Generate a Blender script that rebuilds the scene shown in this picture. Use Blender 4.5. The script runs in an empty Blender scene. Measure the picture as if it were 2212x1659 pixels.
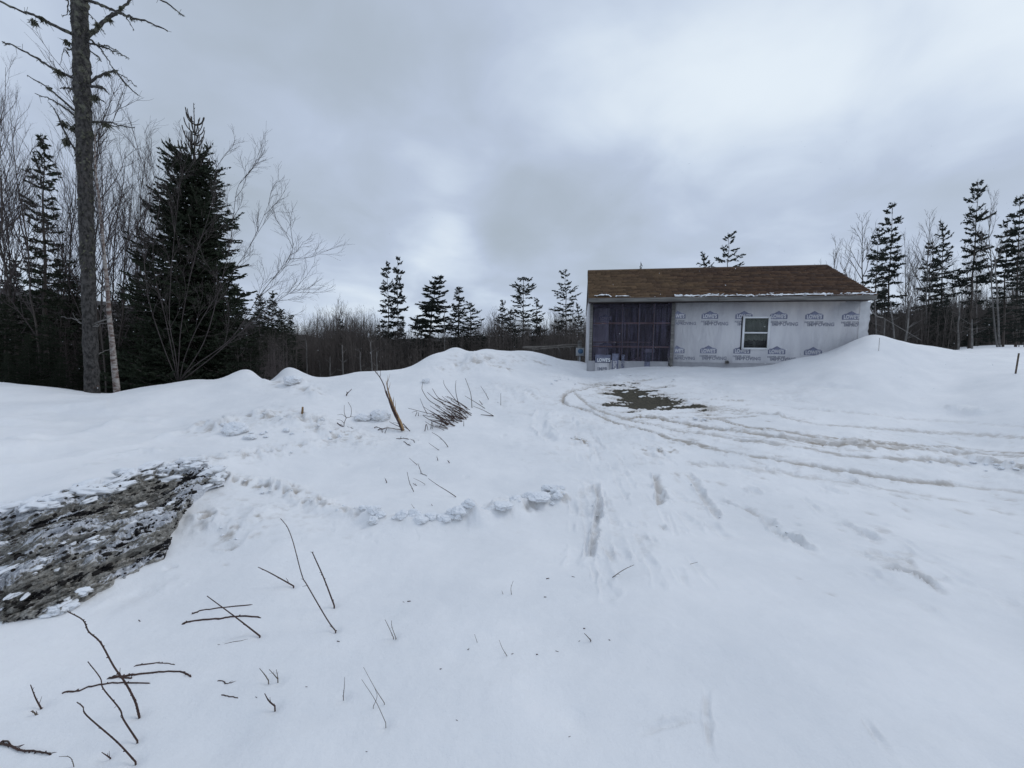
import bpy, math, random
import numpy as np
from mathutils import Vector, Matrix
C = bpy.context; D = bpy.data; SC = C.scene; COL = SC.collection
PI = math.pi
random.seed(7); RNG = np.random.default_rng(11)

# ---------------------------------------------------------------- camera
F = 831.0; CX = 1106.0; CY = 829.5; CAMZ = 1.6
PITCH = math.radians(4.2); ROLL = math.radians(0.8)
fw = np.array([0, math.cos(PITCH), -math.sin(PITCH)])
r0 = np.array([1.0, 0, 0]); u0 = np.array([0, math.sin(PITCH), math.cos(PITCH)])
rt = math.cos(ROLL)*r0 + math.sin(ROLL)*u0
up = -math.sin(ROLL)*r0 + math.cos(ROLL)*u0
CAM = np.array([0, 0, CAMZ])
cd = D.cameras.new('camera'); cam = D.objects.new('camera', cd); COL.objects.link(cam)
cd.sensor_width = 36; cd.lens = 36*F/2212; cd.clip_start = 0.05; cd.clip_end = 9000
M = Matrix(((rt[0], up[0], -fw[0], 0), (rt[1], up[1], -fw[1], 0), (rt[2], up[2], -fw[2], CAMZ), (0, 0, 0, 1)))
cam.matrix_world = M; SC.camera = cam
def ray(px, py):                       # direction with unit forward (world Y) component
    d = fw + (px-CX)/F*rt - (py-CY)/F*up
    return d/d[1]
def P(px, py, Y): return CAM + ray(px, py)*Y

# ---------------------------------------------------------------- world, sun, exposure
SC.view_settings.view_transform = 'Standard'; SC.view_settings.look = 'None'
SC.view_settings.exposure = 0.0; SC.view_settings.gamma = 1.0; SC.view_settings.use_curve_mapping = False
SUN_EL = math.radians(48); SUN_AZ = math.radians(62)      # azimuth clockwise from +Y
w = D.worlds.new('World'); SC.world = w; w.use_nodes = True
nt = w.node_tree; nt.nodes.clear()
def N(nt, typ, **kw):
    n = nt.nodes.new(typ)
    for k, v in kw.items():
        if k in n.inputs.keys() if hasattr(n.inputs, 'keys') else False: n.inputs[k].default_value = v
        else: setattr(n, k, v)
    return n
def math_(nt, op, a, b=None, c=None, clamp=False):
    n = nt.nodes.new('ShaderNodeMath'); n.operation = op; n.use_clamp = clamp
    for i, v in enumerate((a, b, c)):
        if v is None: continue
        if isinstance(v, (int, float)): n.inputs[i].default_value = v
        else: nt.links.new(v, n.inputs[i])
    return n.outputs[0]
def mixc(nt, f, a, b):
    n = nt.nodes.new('ShaderNodeMix'); n.data_type = 'RGBA'
    for i, v in ((0, f), (6, a), (7, b)):
        if isinstance(v, (int, float)): n.inputs[i].default_value = v
        elif isinstance(v, (tuple, list)): n.inputs[i].default_value = (*v, 1)
        else: nt.links.new(v, n.inputs[i])
    return n.outputs[2]
def noise(nt, vec, scale, detail=4, rough=.5, dist=0.0):
    n = nt.nodes.new('ShaderNodeTexNoise'); n.inputs['Scale'].default_value = scale
    n.inputs['Detail'].default_value = detail; n.inputs['Roughness'].default_value = rough
    n.inputs['Distortion'].default_value = dist
    if vec is not None: nt.links.new(vec, n.inputs['Vector'])
    return n.outputs['Fac']
def ramp(nt, f, a, b):                 # smoothstep remap
    n = nt.nodes.new('ShaderNodeMapRange'); n.interpolation_type = 'SMOOTHSTEP'
    n.inputs['From Min'].default_value = a; n.inputs['From Max'].default_value = b
    nt.links.new(f, n.inputs['Value']); return n.outputs[0]
tc = nt.nodes.new('ShaderNodeTexCoord')
sep = nt.nodes.new('ShaderNodeSeparateXYZ'); nt.links.new(tc.outputs['Generated'], sep.inputs[0])
zc = math_(nt, 'ADD', math_(nt, 'MAXIMUM', sep.outputs[2], 0.0), 0.30)
cx_ = math_(nt, 'DIVIDE', sep.outputs[0], zc); cy_ = math_(nt, 'DIVIDE', sep.outputs[1], zc)
cmb = nt.nodes.new('ShaderNodeCombineXYZ'); nt.links.new(cx_, cmb.inputs[0]); nt.links.new(cy_, cmb.inputs[1])
pv = cmb.outputs[0]
n1 = noise(nt, pv, 1.1, 5, .45, .3); n2 = noise(nt, pv, 3.2, 5, .5, .4)
base = math_(nt, 'ADD', math_(nt, 'MULTIPLY', n1, .72), math_(nt, 'MULTIPLY', n2, .28))
def blob(px, py, sharp, amt, acc):     # broad thin or thick place in the cloud deck, by direction
    d = ray(px, py); d = d/np.linalg.norm(d)
    vm = nt.nodes.new('ShaderNodeVectorMath'); vm.operation = 'DOT_PRODUCT'
    nt.links.new(tc.outputs['Generated'], vm.inputs[0]); vm.inputs[1].default_value = tuple(d)
    e = math_(nt, 'POWER', math_(nt, 'MAXIMUM', vm.outputs['Value'], 0.0), sharp)
    return math_(nt, 'MULTIPLY_ADD', e, amt, acc)
acc = base
for b_ in [(2150, 120, 14, .16), (1750, 330, 30, .10), (1480, 230, 45, .07), (1000, 350, 40, .05), (700, 480, 14, .03), (1150, 420, 110, -.20), (1060, 490, 240, -.12), (1330, 395, 120, -.11),
           (700, 90, 18, -.10), (1450, 40, 30, -.03), (250, 60, 20, -.03), (1290, 150, 60, .07), (1330, 250, 160, .08), (1000, 470, 200, .06), (1960, 60, 120, -.07), (2100, 420, 60, -.10), (1600, 480, 60, -.06), (1820, 200, 90, .07), (1950, 480, 40, -.06), (1650, 590, 60, .05), (930, 600, 50, .05)]:
    acc = blob(*b_, acc)
f = ramp(nt, acc, .25, .78)
cr = nt.nodes.new('ShaderNodeValToRGB'); nt.links.new(f, cr.inputs[0])
el = cr.color_ramp.elements
el[0].position = 0; el[0].color = (.40, .465, .535, 1)
el[1].position = 1; el[1].color = (.79, .875, .955, 1)
e2 = el.new(.45); e2.color = (.50, .58, .72, 1)
e3 = el.new(.70); e3.color = (.615, .705, .835, 1)
sc_ = nt.nodes.new('ShaderNodeVectorMath'); sc_.operation = 'SCALE'; nt.links.new(cr.outputs[0], sc_.inputs[0]); sc_.inputs[3].default_value = 10.0
sky = nt.nodes.new('ShaderNodeTexSky'); sky.sky_type = 'NISHITA'; sky.sun_disc = False
sky.sun_elevation = SUN_EL; sky.sun_rotation = SUN_AZ
mx = mixc(nt, .95, sky.outputs[0], sc_.outputs[0])
bg = nt.nodes.new('ShaderNodeBackground'); bg.inputs[1].default_value = 0.1; nt.links.new(mx, bg.inputs[0])
ow = nt.nodes.new('ShaderNodeOutputWorld'); nt.links.new(bg.outputs[0], ow.inputs[0])
sl = D.lights.new('sun', 'SUN'); sl.energy = 0.5; sl.angle = math.radians(25); sl.color = (1, .97, .93)
so = D.objects.new('sun', sl); COL.objects.link(so)
sd = Vector((math.sin(SUN_AZ)*math.cos(SUN_EL), math.cos(SUN_AZ)*math.cos(SUN_EL), math.sin(SUN_EL)))
so.rotation_euler = sd.to_track_quat('Z', 'Y').to_euler(); so.location = (30, 10, 40)
cy = SC.cycles; cy.max_bounces = 6; cy.transparent_max_bounces = 12; cy.diffuse_bounces = 3

# ---------------------------------------------------------------- helpers
class MB:                              # mesh collector
    def __init__(s): s.v = []; s.f = []; s.n = 0
    def add(s, verts, faces):
        verts = np.asarray(verts, float).reshape(-1, 3); k = s.n
        s.v.append(verts); s.f += [tuple(i+k for i in q) for q in faces]; s.n += len(verts)
    def box(s, a, b, m=None):
        x0, y0, z0 = a; x1, y1, z1 = b
        v = np.array([(x, y, z) for x in (x0, x1) for y in (y0, y1) for z in (z0, z1)], float)
        if m is not None: v = np.array([tuple(m @ Vector(p)) for p in v])
        s.add(v, [(0, 1, 3, 2), (4, 6, 7, 5), (0, 4, 5, 1), (2, 3, 7, 6), (0, 2, 6, 4), (1, 5, 7, 3)])
    def tube(s, pts, rad, sides=4, cap=True):
        pts = np.asarray(pts, float); n = len(pts)
        rad = np.broadcast_to(np.asarray(rad, float), (n,))
        t = np.gradient(pts, axis=0); t /= np.linalg.norm(t, axis=1)[:, None]+1e-9
        ref = np.array([0.0, 0, 1]) if abs(t[:, 2]).mean() < .8 else np.array([0.0, 1, 0])
        a = np.cross(t, ref); a /= np.linalg.norm(a, axis=1)[:, None]+1e-9
        b = np.cross(t, a)
        ang = np.arange(sides)*2*PI/sides
        v = pts[:, None, :] + rad[:, None, None]*(np.cos(ang)[None, :, None]*a[:, None, :]+np.sin(ang)[None, :, None]*b[:, None, :])
        fs = []
        for i in range(n-1):
            for j in range(sides):
                k = (j+1) % sides
                fs.append((i*sides+j, i*sides+k, (i+1)*sides+k, (i+1)*sides+j))
        if cap:
            fs.append(tuple(range(sides))[::-1]); fs.append(tuple((n-1)*sides+j for j in range(sides)))
        s.add(v, fs)
    def mesh(s, name, mat=None, smooth=False):
        me = D.meshes.new(name)
        V = np.concatenate(s.v) if s.v else np.zeros((0, 3))
        me.vertices.add(len(V)); me.vertices.foreach_set('co', V.astype(np.float32).ravel())
        ls = np.array([len(q) for q in s.f], np.int32); li = np.concatenate([np.array(q, np.int32) for q in s.f]) if s.f else np.zeros(0, np.int32)
        me.loops.add(len(li)); me.loops.foreach_set('vertex_index', li)
        me.polygons.add(len(ls)); st = np.concatenate(([0], np.cumsum(ls)[:-1])).astype(np.int32) if len(ls) else ls
        me.polygons.foreach_set('loop_start', st); me.polygons.foreach_set('loop_total', ls)
        me.update(calc_edges=True)
        if smooth: me.polygons.foreach_set('use_smooth', np.ones(len(ls), bool))
        if mat: me.materials.append(mat)
        return me
def obj(name, me, parent=None, label=None, cat=None, group=None, kind=None, loc=None):
    if isinstance(me, MB): me = me.mesh(name)
    o = D.objects.new(name, me); COL.objects.link(o)
    if parent: o.parent = parent
    if loc is not None: o.location = loc
    for k, v in (('label', label), ('category', cat), ('group', group), ('kind', kind)):
        if v: o[k] = v
    return o
def thing(name, label, cat, loc=(0, 0, 0), group=None):
    return obj(name, None, None, label, cat, group, None, loc)
def grid_mesh(name, V, nr, nc, mat, attrs=None, smooth=True, wrap=False):
    me = D.meshes.new(name); me.vertices.add(nr*nc); me.vertices.foreach_set('co', V.reshape(-1, 3).astype(np.float32).ravel())
    idx = np.arange(nr*nc).reshape(nr, nc)
    if wrap: idx = np.concatenate([idx, idx[:, :1]], 1)
    q = np.stack([idx[:-1, :-1], idx[:-1, 1:], idx[1:, 1:], idx[1:, :-1]], -1).reshape(-1, 4)
    me.loops.add(q.size); me.loops.foreach_set('vertex_index', q.ravel().astype(np.int32))
    me.polygons.add(len(q)); me.polygons.foreach_set('loop_start', (np.arange(len(q))*4).astype(np.int32))
    me.polygons.foreach_set('loop_total', np.full(len(q), 4, np.int32)); me.update(calc_edges=True)
    if smooth: me.polygons.foreach_set('use_smooth', np.ones(len(q), bool))
    if attrs is not None:
        a = me.attributes.new('wear_shade', 'FLOAT_COLOR', 'POINT')
        a.data.foreach_set('color', attrs.astype(np.float32).ravel())
    me.materials.append(mat); return me

TAB = RNG.random((256, 256)); PERM = RNG.permutation(256)
def vn2(x, y, seed=0):                 # value noise, 0..1
    x = x+seed*17.3; y = y-seed*9.7
    xi = np.floor(x).astype(int); yi = np.floor(y).astype(int); fx = x-xi; fy = y-yi
    fx = fx*fx*fx*(fx*(fx*6-15)+10); fy = fy*fy*fy*(fy*(fy*6-15)+10)
    a = TAB[xi & 255, yi & 255]; b = TAB[(xi+1) & 255, yi & 255]; c = TAB[xi & 255, (yi+1) & 255]; d = TAB[(xi+1) & 255, (yi+1) & 255]
    return (a*(1-fx)+b*fx)*(1-fy)+(c*(1-fx)+d*fx)*fy
def fbm2(x, y, oct=4, seed=0, gain=.5):
    s = 0; a = 1; t = 0
    for o in range(oct):
        ca, sa = math.cos(.7*o), math.sin(.7*o)
        s = s+a*(vn2((x*ca-y*sa)*2**o, (x*sa+y*ca)*2**o, seed+o)-.5); t += a; a *= gain
    return s/t*2
def vn3(x, y, z, seed=0):
    xi = np.floor(x).astype(int); yi = np.floor(y).astype(int); zi = np.floor(z).astype(int)
    fx = x-xi; fy = y-yi; fz = z-zi
    fx = fx*fx*(3-2*fx); fy = fy*fy*(3-2*fy); fz = fz*fz*(3-2*fz)
    def h(i, j, k): return TAB[(PERM[(i+seed) & 255]+j) & 255, k & 255]
    def l(a, b, t): return a+(b-a)*t
    return l(l(l(h(xi, yi, zi), h(xi+1, yi, zi), fx), l(h(xi, yi+1, zi), h(xi+1, yi+1, zi), fx), fy),
             l(l(h(xi, yi, zi+1), h(xi+1, yi, zi+1), fx), l(h(xi, yi+1, zi+1), h(xi+1, yi+1, zi+1), fx), fy), fz)
def fbm3(p, sc, oct=4, seed=0, gain=.5, ridged=False):
    s = 0; a = 1; t = 0; x, y, z = p[..., 0]*sc, p[..., 1]*sc, p[..., 2]*sc
    for o in range(oct):
        n = vn3(x*2**o+o*5.1, y*2**o+o*3.7, z*2**o-o*2.3, seed+o)-.5
        if ridged: n = .5-2*np.abs(n)
        s = s+a*n; t += a; a *= gain
    return s/t*2

# ---------------------------------------------------------------- materials
def new_mat(name):
    m = D.materials.new(name); m.use_nodes = True; t = m.node_tree
    return m, t, t.nodes['Principled BSDF']
def simple(name, col, rough=.8, var=0.0, scale=8, bump=0.0, bscale=40, stretch=None, col2=None, metal=0):
    m, t, b = new_mat(name); b.inputs['Roughness'].default_value = rough; b.inputs['Metallic'].default_value = metal
    b.inputs['Specular IOR Level'].default_value = .3
    tcn = t.nodes.new('ShaderNodeTexCoord'); v = tcn.outputs['Object']
    if stretch:
        mp = t.nodes.new('ShaderNodeMapping'); mp.inputs['Scale'].default_value = stretch; t.links.new(v, mp.inputs[0]); v = mp.outputs[0]
    c2 = col2 or tuple(c*(1-var) for c in col)
    t.links.new(mixc(t, ramp(t, noise(t, v, scale, 5, .6), .35, .65), col, c2), b.inputs['Base Color'])
    if bump:
        bn = t.nodes.new('ShaderNodeBump'); bn.inputs['Strength'].default_value = bump; bn.inputs['Distance'].default_value = .02
        t.links.new(noise(t, v, bscale, 5, .6), bn.inputs['Height']); t.links.new(bn.outputs[0], b.inputs['Normal'])
    return m
M_bark = simple('bark', (.10, .085, .075), .9, .5, 6, .6, 30, (1, 1, .4))
M_twig = simple('bare_wood', (.085, .070, .068), .85, .4, 5)
M_twig2 = simple('thicket_wood', (.125, .108, .098), .9, .45, .6)
M_pale = simple('pale_bark', (.20, .19, .18), .8, .5, 4, .3, 20)
M_birch = simple('birch_bark', (.42, .39, .36), .7, 0, 9, .3, 30, (1, 1, 2.2), (.13, .08, .065))
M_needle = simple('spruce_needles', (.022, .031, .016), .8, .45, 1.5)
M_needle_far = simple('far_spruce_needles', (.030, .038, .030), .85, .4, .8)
M_stem = simple('red_brown_stem', (.075, .042, .034), .65, .4, 12)
M_stemg = simple('brown_grey_stem', (.13, .10, .075), .75, .4, 12)
M_wood = simple('split_wood', (.42, .27, .14), .7, .5, 25, .4, 60, (1, 1, .15))
M_lichen = simple('lichen', (.105, .105, .075), .95, .5, 14)

def snow_mat(name, near=True):
    m, t, b = new_mat(name); b.inputs['Roughness'].default_value = .65; b.inputs['Specular IOR Level'].default_value = .25
    g = t.nodes.new('ShaderNodeNewGeometry'); v = g.outputs['Position']
    at = t.nodes.new('ShaderNodeAttribute'); at.attribute_name = 'wear_shade'
    sp = t.nodes.new('ShaderNodeSeparateColor'); t.links.new(at.outputs['Color'], sp.inputs[0])
    white = mixc(t, ramp(t, noise(t, v, .9, 7, .62), .3, .7), (.79, .805, .825), (.895, .90, .91))
    nz = noise(t, v, 9, 6, .65)
    df = math_(t, 'MULTIPLY', sp.outputs[0], ramp(t, math_(t, 'ADD', nz, math_(t, 'MULTIPLY', sp.outputs[0], .35)), .42, .72))
    c1 = mixc(t, df, white, (.33, .285, .235))
    soilc = mixc(t, ramp(t, noise(t, v, 26, 6, .7), .35, .65), (.024, .023, .017), (.085, .075, .052))
    sf = ramp(t, math_(t, 'ADD', sp.outputs[1], math_(t, 'MULTIPLY', math_(t, 'SUBTRACT', noise(t, v, 7, 6, .7), .5), .9)), .42, .58)
    sf = math_(t, 'MULTIPLY', sf, ramp(t, sp.outputs[1], .02, .12))
    t.links.new(mixc(t, sf, c1, soilc), b.inputs['Base Color'])
    bn = t.nodes.new('ShaderNodeBump'); bn.inputs['Strength'].default_value = .45; bn.inputs['Distance'].default_value = .014
    hn = math_(t, 'ADD', math_(t, 'MULTIPLY', noise(t, v, 60, 4, .7), .6), noise(t, v, 14, 4, .5))
    t.links.new(hn, bn.inputs['Height']); t.links.new(bn.outputs[0], b.inputs['Normal'])
    return m
M_snow = snow_mat('snow')

# ---------------------------------------------------------------- terrain control net
def PZ(px, py, z):
    d = ray(px, py); return CAM + d*((z-CAMZ)/d[2])
nodes = []
def nd(px, py, Y): nodes.append(P(px, py, Y))
def nz_(px, py, z): nodes.append(PZ(px, py, z))
def nw(px, Y, z):
    d = ray(px, 768+(px-CX)*math.tan(ROLL)); nodes.append(np.array([d[0]*Y, Y, z]))
for x_ in (-100, 250, 600, 950, 1300, 1650, 2000, 2300):
    nz_(x_, 1659, 0); nz_(x_, 1420, 0.0)
for a_ in (-2.9, -2.2, -1.6, -1.15, 1.15, 1.6, 2.2, 2.9, 3.14):
    for rr in (1.5, 5, 15, 50): nodes.append(np.array([math.sin(a_)*rr, math.cos(a_)*rr, .6 if (rr > 4 and abs(a_) < 1.7) else 0.0]))
for az in (-.9, -.3, .3, .9): nodes.append(np.array([math.sin(az)*.5, math.cos(az)*.5, 0]))
# left bank
for q in [(-120, 822, 7.4), (0, 827, 7.5), (60, 831, 7.5), (120, 838, 7.6), (190, 848, 7.8), (240, 848, 7.9), (300, 836, 8.1), (360, 826, 8.3), (420, 819, 8.5), (486, 816, 8.7), (548, 811, 8.9), (577, 824, 9.1),
          (610, 804, 9.4), (642, 800, 9.5), (666, 811, 9.7), (730, 814, 10), (762, 808, 10.2), (802, 804, 10.4), (846, 801, 10.7), (886, 791, 11.3), (926, 771, 12), (966, 756, 12.7), (986, 754, 12.9), (1002, 759, 13.1),
          (1042, 757, 13.4), (1130, 757, 14), (1170, 763, 14.4), (1202, 775, 14.8), (1225, 781, 15.2), (1262, 783, 14.5),
          (0, 890, 5.8), (0, 960, 4.4), (0, 1030, 3.6), (0, 1105, 2.95), (-120, 1105, 2.9), (-120, 900, 5.6),
          (120, 890, 6.0), (120, 960, 4.6), (110, 1075, 3.05), (230, 890, 6.3), (230, 960, 4.8), (230, 1045, 3.45), (370, 880, 6.8), (370, 940, 5.4), (370, 1008, 4.2),
          (450, 880, 7.0), (450, 940, 5.5), (460, 1012, 4.35), (545, 860, 7.5), (560, 930, 5.8), (560, 1010, 4.7), (640, 870, 7.3), (640, 930, 6.0), (640, 1010, 4.9), (640, 1080, 4.1),
          (740, 870, 7.8), (740, 930, 6.5), (740, 1000, 5.2), (860, 860, 8.4), (860, 930, 6.8), (860, 1000, 5.3), (1000, 810, 10.6), (1000, 860, 8.8), (1000, 930, 6.9), (1000, 1000, 5.4),
          (1130, 790, 12), (1130, 830, 10.2), (1130, 880, 8.5), (1130, 940, 6.8), (1130, 1020, 5.2), (1080, 1085, 4.3)]: nd(*q)
# foot of the dirty bank
for q in [(-120, 1350, .0), (0, 1335, .0), (80, 1332, .0), (160, 1304, .0), (220, 1278, .0), (285, 1243, .0), (350, 1200, .02), (380, 1150, .04), (420, 1110, .07), (480, 1080, .10), (560, 1120, .06), (640, 1170, .02), (480, 1200, .0), (800, 1200, .0), (1100, 1200, .0), (860, 1110, .05), (1400, 1200, 0), (1700, 1200, 0), (2000, 1200, .0), (2212, 1220, 0.0), (2330, 1220, .0)]: nz_(*q)
# yard up to the house
for q in [(1270, 812, 12.6), (1320, 800, 12.9), (1389, 791, 12.95), (1449, 789.5, 12.75), (1520, 791.5, 12.6), (1569, 793, 12.45), (1614, 792.5, 12.3), (1674, 786, 12.05), (1700, 780, 11.9), (1749, 770.5, 11.7), (1814, 752.5, 11.45), (1845, 738.5, 11.3), (1870, 727.5, 11.2),
          (1889, 725.5, 11.2), (1920, 729.5, 11.3), (1976, 742, 11.6), (2032, 752, 11.8), (2066, 757, 11.4), (2138, 777, 9.9), (2212, 817, 8.0), (2330, 870, 6.6),
          (1300, 840, 10.3), (1300, 880, 8.8), (1300, 930, 7.1), (1300, 1000, 5.6), (1300, 1080, 4.4), (1420, 830, 10.8), (1420, 870, 9.3), (1420, 920, 7.4), (1500, 1000, 5.6), (1500, 1080, 4.4),
          (1560, 840, 10.2), (1600, 880, 8.7), (1600, 940, 6.8), (1700, 820, 10.5), (1750, 860, 9.0), (1750, 920, 7.2), (1750, 1000, 5.5), (1750, 1080, 4.4), (1889, 780, 9.9), (1889, 830, 9.0), (1889, 880, 8.0), (1889, 940, 6.6), (1900, 1010, 5.3),
          (2000, 790, 10.0), (2040, 840, 8.8), (2060, 890, 7.6), (2100, 960, 6.2), (2100, 1040, 5.0), (2212, 860, 7.2), (2212, 920, 6.3), (2212, 1000, 5.2), (2212, 1090, 4.2),
          (2110, 758, 16), (2147, 750, 20), (2212, 750, 20), (2330, 752, 20), (2185, 785, 12.0), (2260, 800, 11.5), (2100, 736, 33), (2212, 722, 36), (2330, 715, 36)]: nd(*q)
# hidden ground behind the crests and the house
for x_ in (-150, 50, 250, 450): nw(x_, 10.5, .15); nw(x_, 16, -.3); nw(x_, 30, -1.2)
nw(578, 10.6, .35); nw(650, 12, .1); nw(700, 17, -.4); nw(700, 30, -1.2); nw(850, 13.5, .1); nw(900, 20, -.5); nw(970, 16, .6); nw(1060, 17, .5); nw(1000, 30, -1.0); nw(1150, 22, .1); nw(1222, 19, .9); nw(1250, 30, 0)
for x_ in (1300, 1450, 1600, 1750): nw(x_, 15, 1.15); nw(x_, 22, 1.2); nw(x_, 32, 1.2)
nw(1850, 14, 1.5); nw(1900, 14.5, 1.4); nw(1960, 16, 1.4); nw(1950, 25, 2.0); nw(2000, 34, 2.8)
ND = np.array(nodes); KA = 1.6
def uv(x, y):
    return np.arctan2(x, y)*KA, np.log(np.maximum(np.hypot(x, y), .3))
NU, NV = uv(ND[:, 0], ND[:, 1]); CC = .045
def kern(du, dv): return np.sqrt(du*du+dv*dv+CC*CC)
K_ = kern(NU[:, None]-NU[None], NV[:, None]-NV[None]); n_ = len(ND)
A_ = np.zeros((n_+1, n_+1)); A_[:n_, :n_] = K_ - np.eye(n_)*(-.0015); A_[:n_, n_] = 1; A_[n_, :n_] = 1
W_ = np.linalg.solve(A_, np.concatenate([ND[:, 2], [0]]))
def ease(r): return np.clip((r-34)/40, 0, 1)
def H0(x, y):
    x = np.asarray(x, float); y = np.asarray(y, float); u, v = uv(x, y); r = np.hypot(x, y)
    v = np.minimum(v, math.log(46))
    out = np.empty(u.shape); uf = u.ravel(); vf = v.ravel(); of = out.ravel()
    for i in range(0, len(uf), 40000):
        a = slice(i, i+40000); of[a] = kern(uf[a][:, None]-NU, vf[a][:, None]-NV) @ W_[:n_] + W_[n_]
    z = of.reshape(u.shape)
    front = np.clip((y/np.maximum(r, .1)-.3)*3, 0, 1)
    fall = -np.clip(r-40, 0, 45)*.07*front*np.clip((-x+12)/20, 0, 1)
    return z+fall
_Ys = np.exp(np.linspace(math.log(.9), math.log(60), 1500))
_gc = {}
def ground(px, py, off=0.0):           # where the ray through a picture point meets the snow
    k = (round(px, 1), round(py, 1))
    if k not in _gc:
        d = ray(px, py); pts = CAM+d[None]*_Ys[:, None]; h = H0(pts[:, 0], pts[:, 1])
        i = np.argmax(pts[:, 2] < h)
        if not (pts[:, 2] < h).any(): i = len(_Ys)-1
        _gc[k] = np.array([pts[i, 0], pts[i, 1], h[i]])
    p = _gc[k].copy(); p[2] += off; return p

# polar grid
az1 = np.radians(np.linspace(-63, 63, 940)); az0 = np.radians(np.linspace(-180, -63, 36)[:-1]); az2 = np.radians(np.linspace(63, 180, 36)[1:-1])
AZ = np.concatenate([az0, az1, az2])
RR = np.concatenate([[.02, .15, .35], np.exp(np.linspace(math.log(.55), math.log(24), 600)), np.exp(np.linspace(math.log(24), math.log(90), 60))[1:], np.exp(np.linspace(math.log(90), math.log(6000), 14))[1:]])
X = RR[:, None]*np.sin(AZ)[None]; Yg = RR[:, None]*np.cos(AZ)[None]
Z = H0(X, Yg)
fade = np.clip((60-RR)/40, 0, 1)[:, None]
WEAR = np.zeros(X.shape+(4,)); WEAR[..., 3] = 1
Z += (fbm2(X*.55, Yg*.55, 4, 1)*.035 + fbm2(X*.9+Yg*.2, Yg*3.0, 4, 5)*.016)*fade
Z += (fbm2(X*4, Yg*4, 4, 9)*.007+fbm2(X*13+Yg*4, Yg*15, 3, 19)*.0022)*np.clip((14-RR)/8, 0, 1)[:, None]

RGRID = np.hypot(X, Yg)
def region(pts, pad):
    pts = np.asarray(pts); lo = pts[:, :2].min(0)-pad; hi = pts[:, :2].max(0)+pad
    ii = np.nonzero((X > lo[0]) & (X < hi[0]) & (Yg > lo[1]) & (Yg < hi[1]))
    return ii
def polydist(pts, ii):
    x = X[ii]; y = Yg[ii]; best = np.full(x.shape, 1e9); par = np.zeros(x.shape); side = np.zeros(x.shape); L = 0
    pts = np.asarray(pts)[:, :2]; tot = np.linalg.norm(np.diff(pts, axis=0), axis=1).sum()
    for a, b in zip(pts[:-1], pts[1:]):
        ab = b-a; l = np.hypot(*ab)+1e-9; t = np.clip(((x-a[0])*ab[0]+(y-a[1])*ab[1])/l**2, 0, 1)
        dx = x-a[0]-t*ab[0]; dy = y-a[1]-t*ab[1]; d = np.hypot(dx, dy); m = d < best
        best = np.where(m, d, best); par = np.where(m, (L+t*l)/tot, par); side = np.where(m, np.sign(dx*ab[1]-dy*ab[0]), side); L += l
    return best, par, side, tot
def smooth_poly(px):
    px = np.asarray(px, float)
    if len(px) < 3: return px
    t = np.arange(len(px)); tt = np.linspace(0, len(px)-1, (len(px)-1)*5+1); out = []
    for c in range(2):
        p = px[:, c]; m = np.gradient(p); i = np.minimum(tt.astype(int), len(px)-2); s = tt-i
        h = (2*s**3-3*s**2+1)*p[i]+(s**3-2*s**2+s)*m[i]+(-2*s**3+3*s**2)*p[i+1]+(s**3-s**2)*m[i+1]; out.append(h)
    return np.stack(out, 1)
def groove(px, width, depth, berm=0.3, dirt_tint=0.0, soil=0.0, rough=.5, fs=3.0, taper=True, scarp=False):
    pts = [ground(*p) for p in smooth_poly(px)]
    ii = region(pts, width*3+.1); 
    if len(ii[0]) == 0: return
    d, par, side, tot = polydist(pts, ii)
    x = X[ii]; y = Yg[ii]
    fq = min(9.0, .45/width); d = d*(1+rough*1.3*fbm2(x*fq, y*fq, 4, 21, .6))
    if scarp: d = np.where(side > 0, d*1.15, d*.45)
    env = np.clip(np.minimum(par, 1-par)*tot/max(width*2, .15), 0, 1)**.6 if taper else 1.0
    n = np.clip(.15+1.35*vn2(x*fq*.7, y*fq*.7, 33), 0, 1.3)*(.75+.5*vn2(x*fq*3, y*fq*3, 35))
    g = np.exp(-(d/width)**4); bm = np.exp(-((d-width*1.5)/(width*.5))**2)*berm*(.3+1.4*vn2(x*fq*1.7, y*fq*1.7, 61))
    Z[ii] += (-depth*g*n+depth*bm*n)*env
    WEAR[ii[0], ii[1], 0] = np.maximum(WEAR[ii[0], ii[1], 0], np.exp(-(d/width/1.3)**2)*dirt_tint*env)
    WEAR[ii[0], ii[1], 1] = np.maximum(WEAR[ii[0], ii[1], 1], np.exp(-(d/width)**2)*soil*env)
def crumble(px, width, amp, scale=6, dirt_tint=0.0, seed=3, lift=0.0, holes=.5):     # band of broken lumps of snow
    pts = [ground(*p) for p in smooth_poly(px)]; ii = region(pts, width*2)
    if len(ii[0]) == 0: return
    d, par, side, tot = polydist(pts, ii); x = X[ii]; y = Yg[ii]
    env = np.exp(-(d/width)**2*1.2); amp = amp*1.45
    n = np.abs(fbm2(x*scale, y*scale, 4, seed, .55)); n2 = fbm2(x*scale*.45, y*scale*.45, 3, seed+5)
    lum = np.clip(n2*1.6+.35, 0, 1.2)*(1-n*1.3)
    Z[ii] += env*(lum*amp*1.2+lift) - env*np.clip(n*2-.9, 0, 1)*amp*holes
    WEAR[ii[0], ii[1], 0] = np.maximum(WEAR[ii[0], ii[1], 0], env*np.clip(n*2.4-.30, 0, 1)*min(1, dirt_tint*1.9))  # tints the hollows between the lumps darker
def mound(px, py, w_, h, ax=1.0):
    p = ground(px, py); ii = region([p], w_*3*max(1, ax)); 
    Z[ii] += h*np.exp(-(((X[ii]-p[0])/(w_*ax))**2+((Yg[ii]-p[1])/w_)**2))
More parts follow.
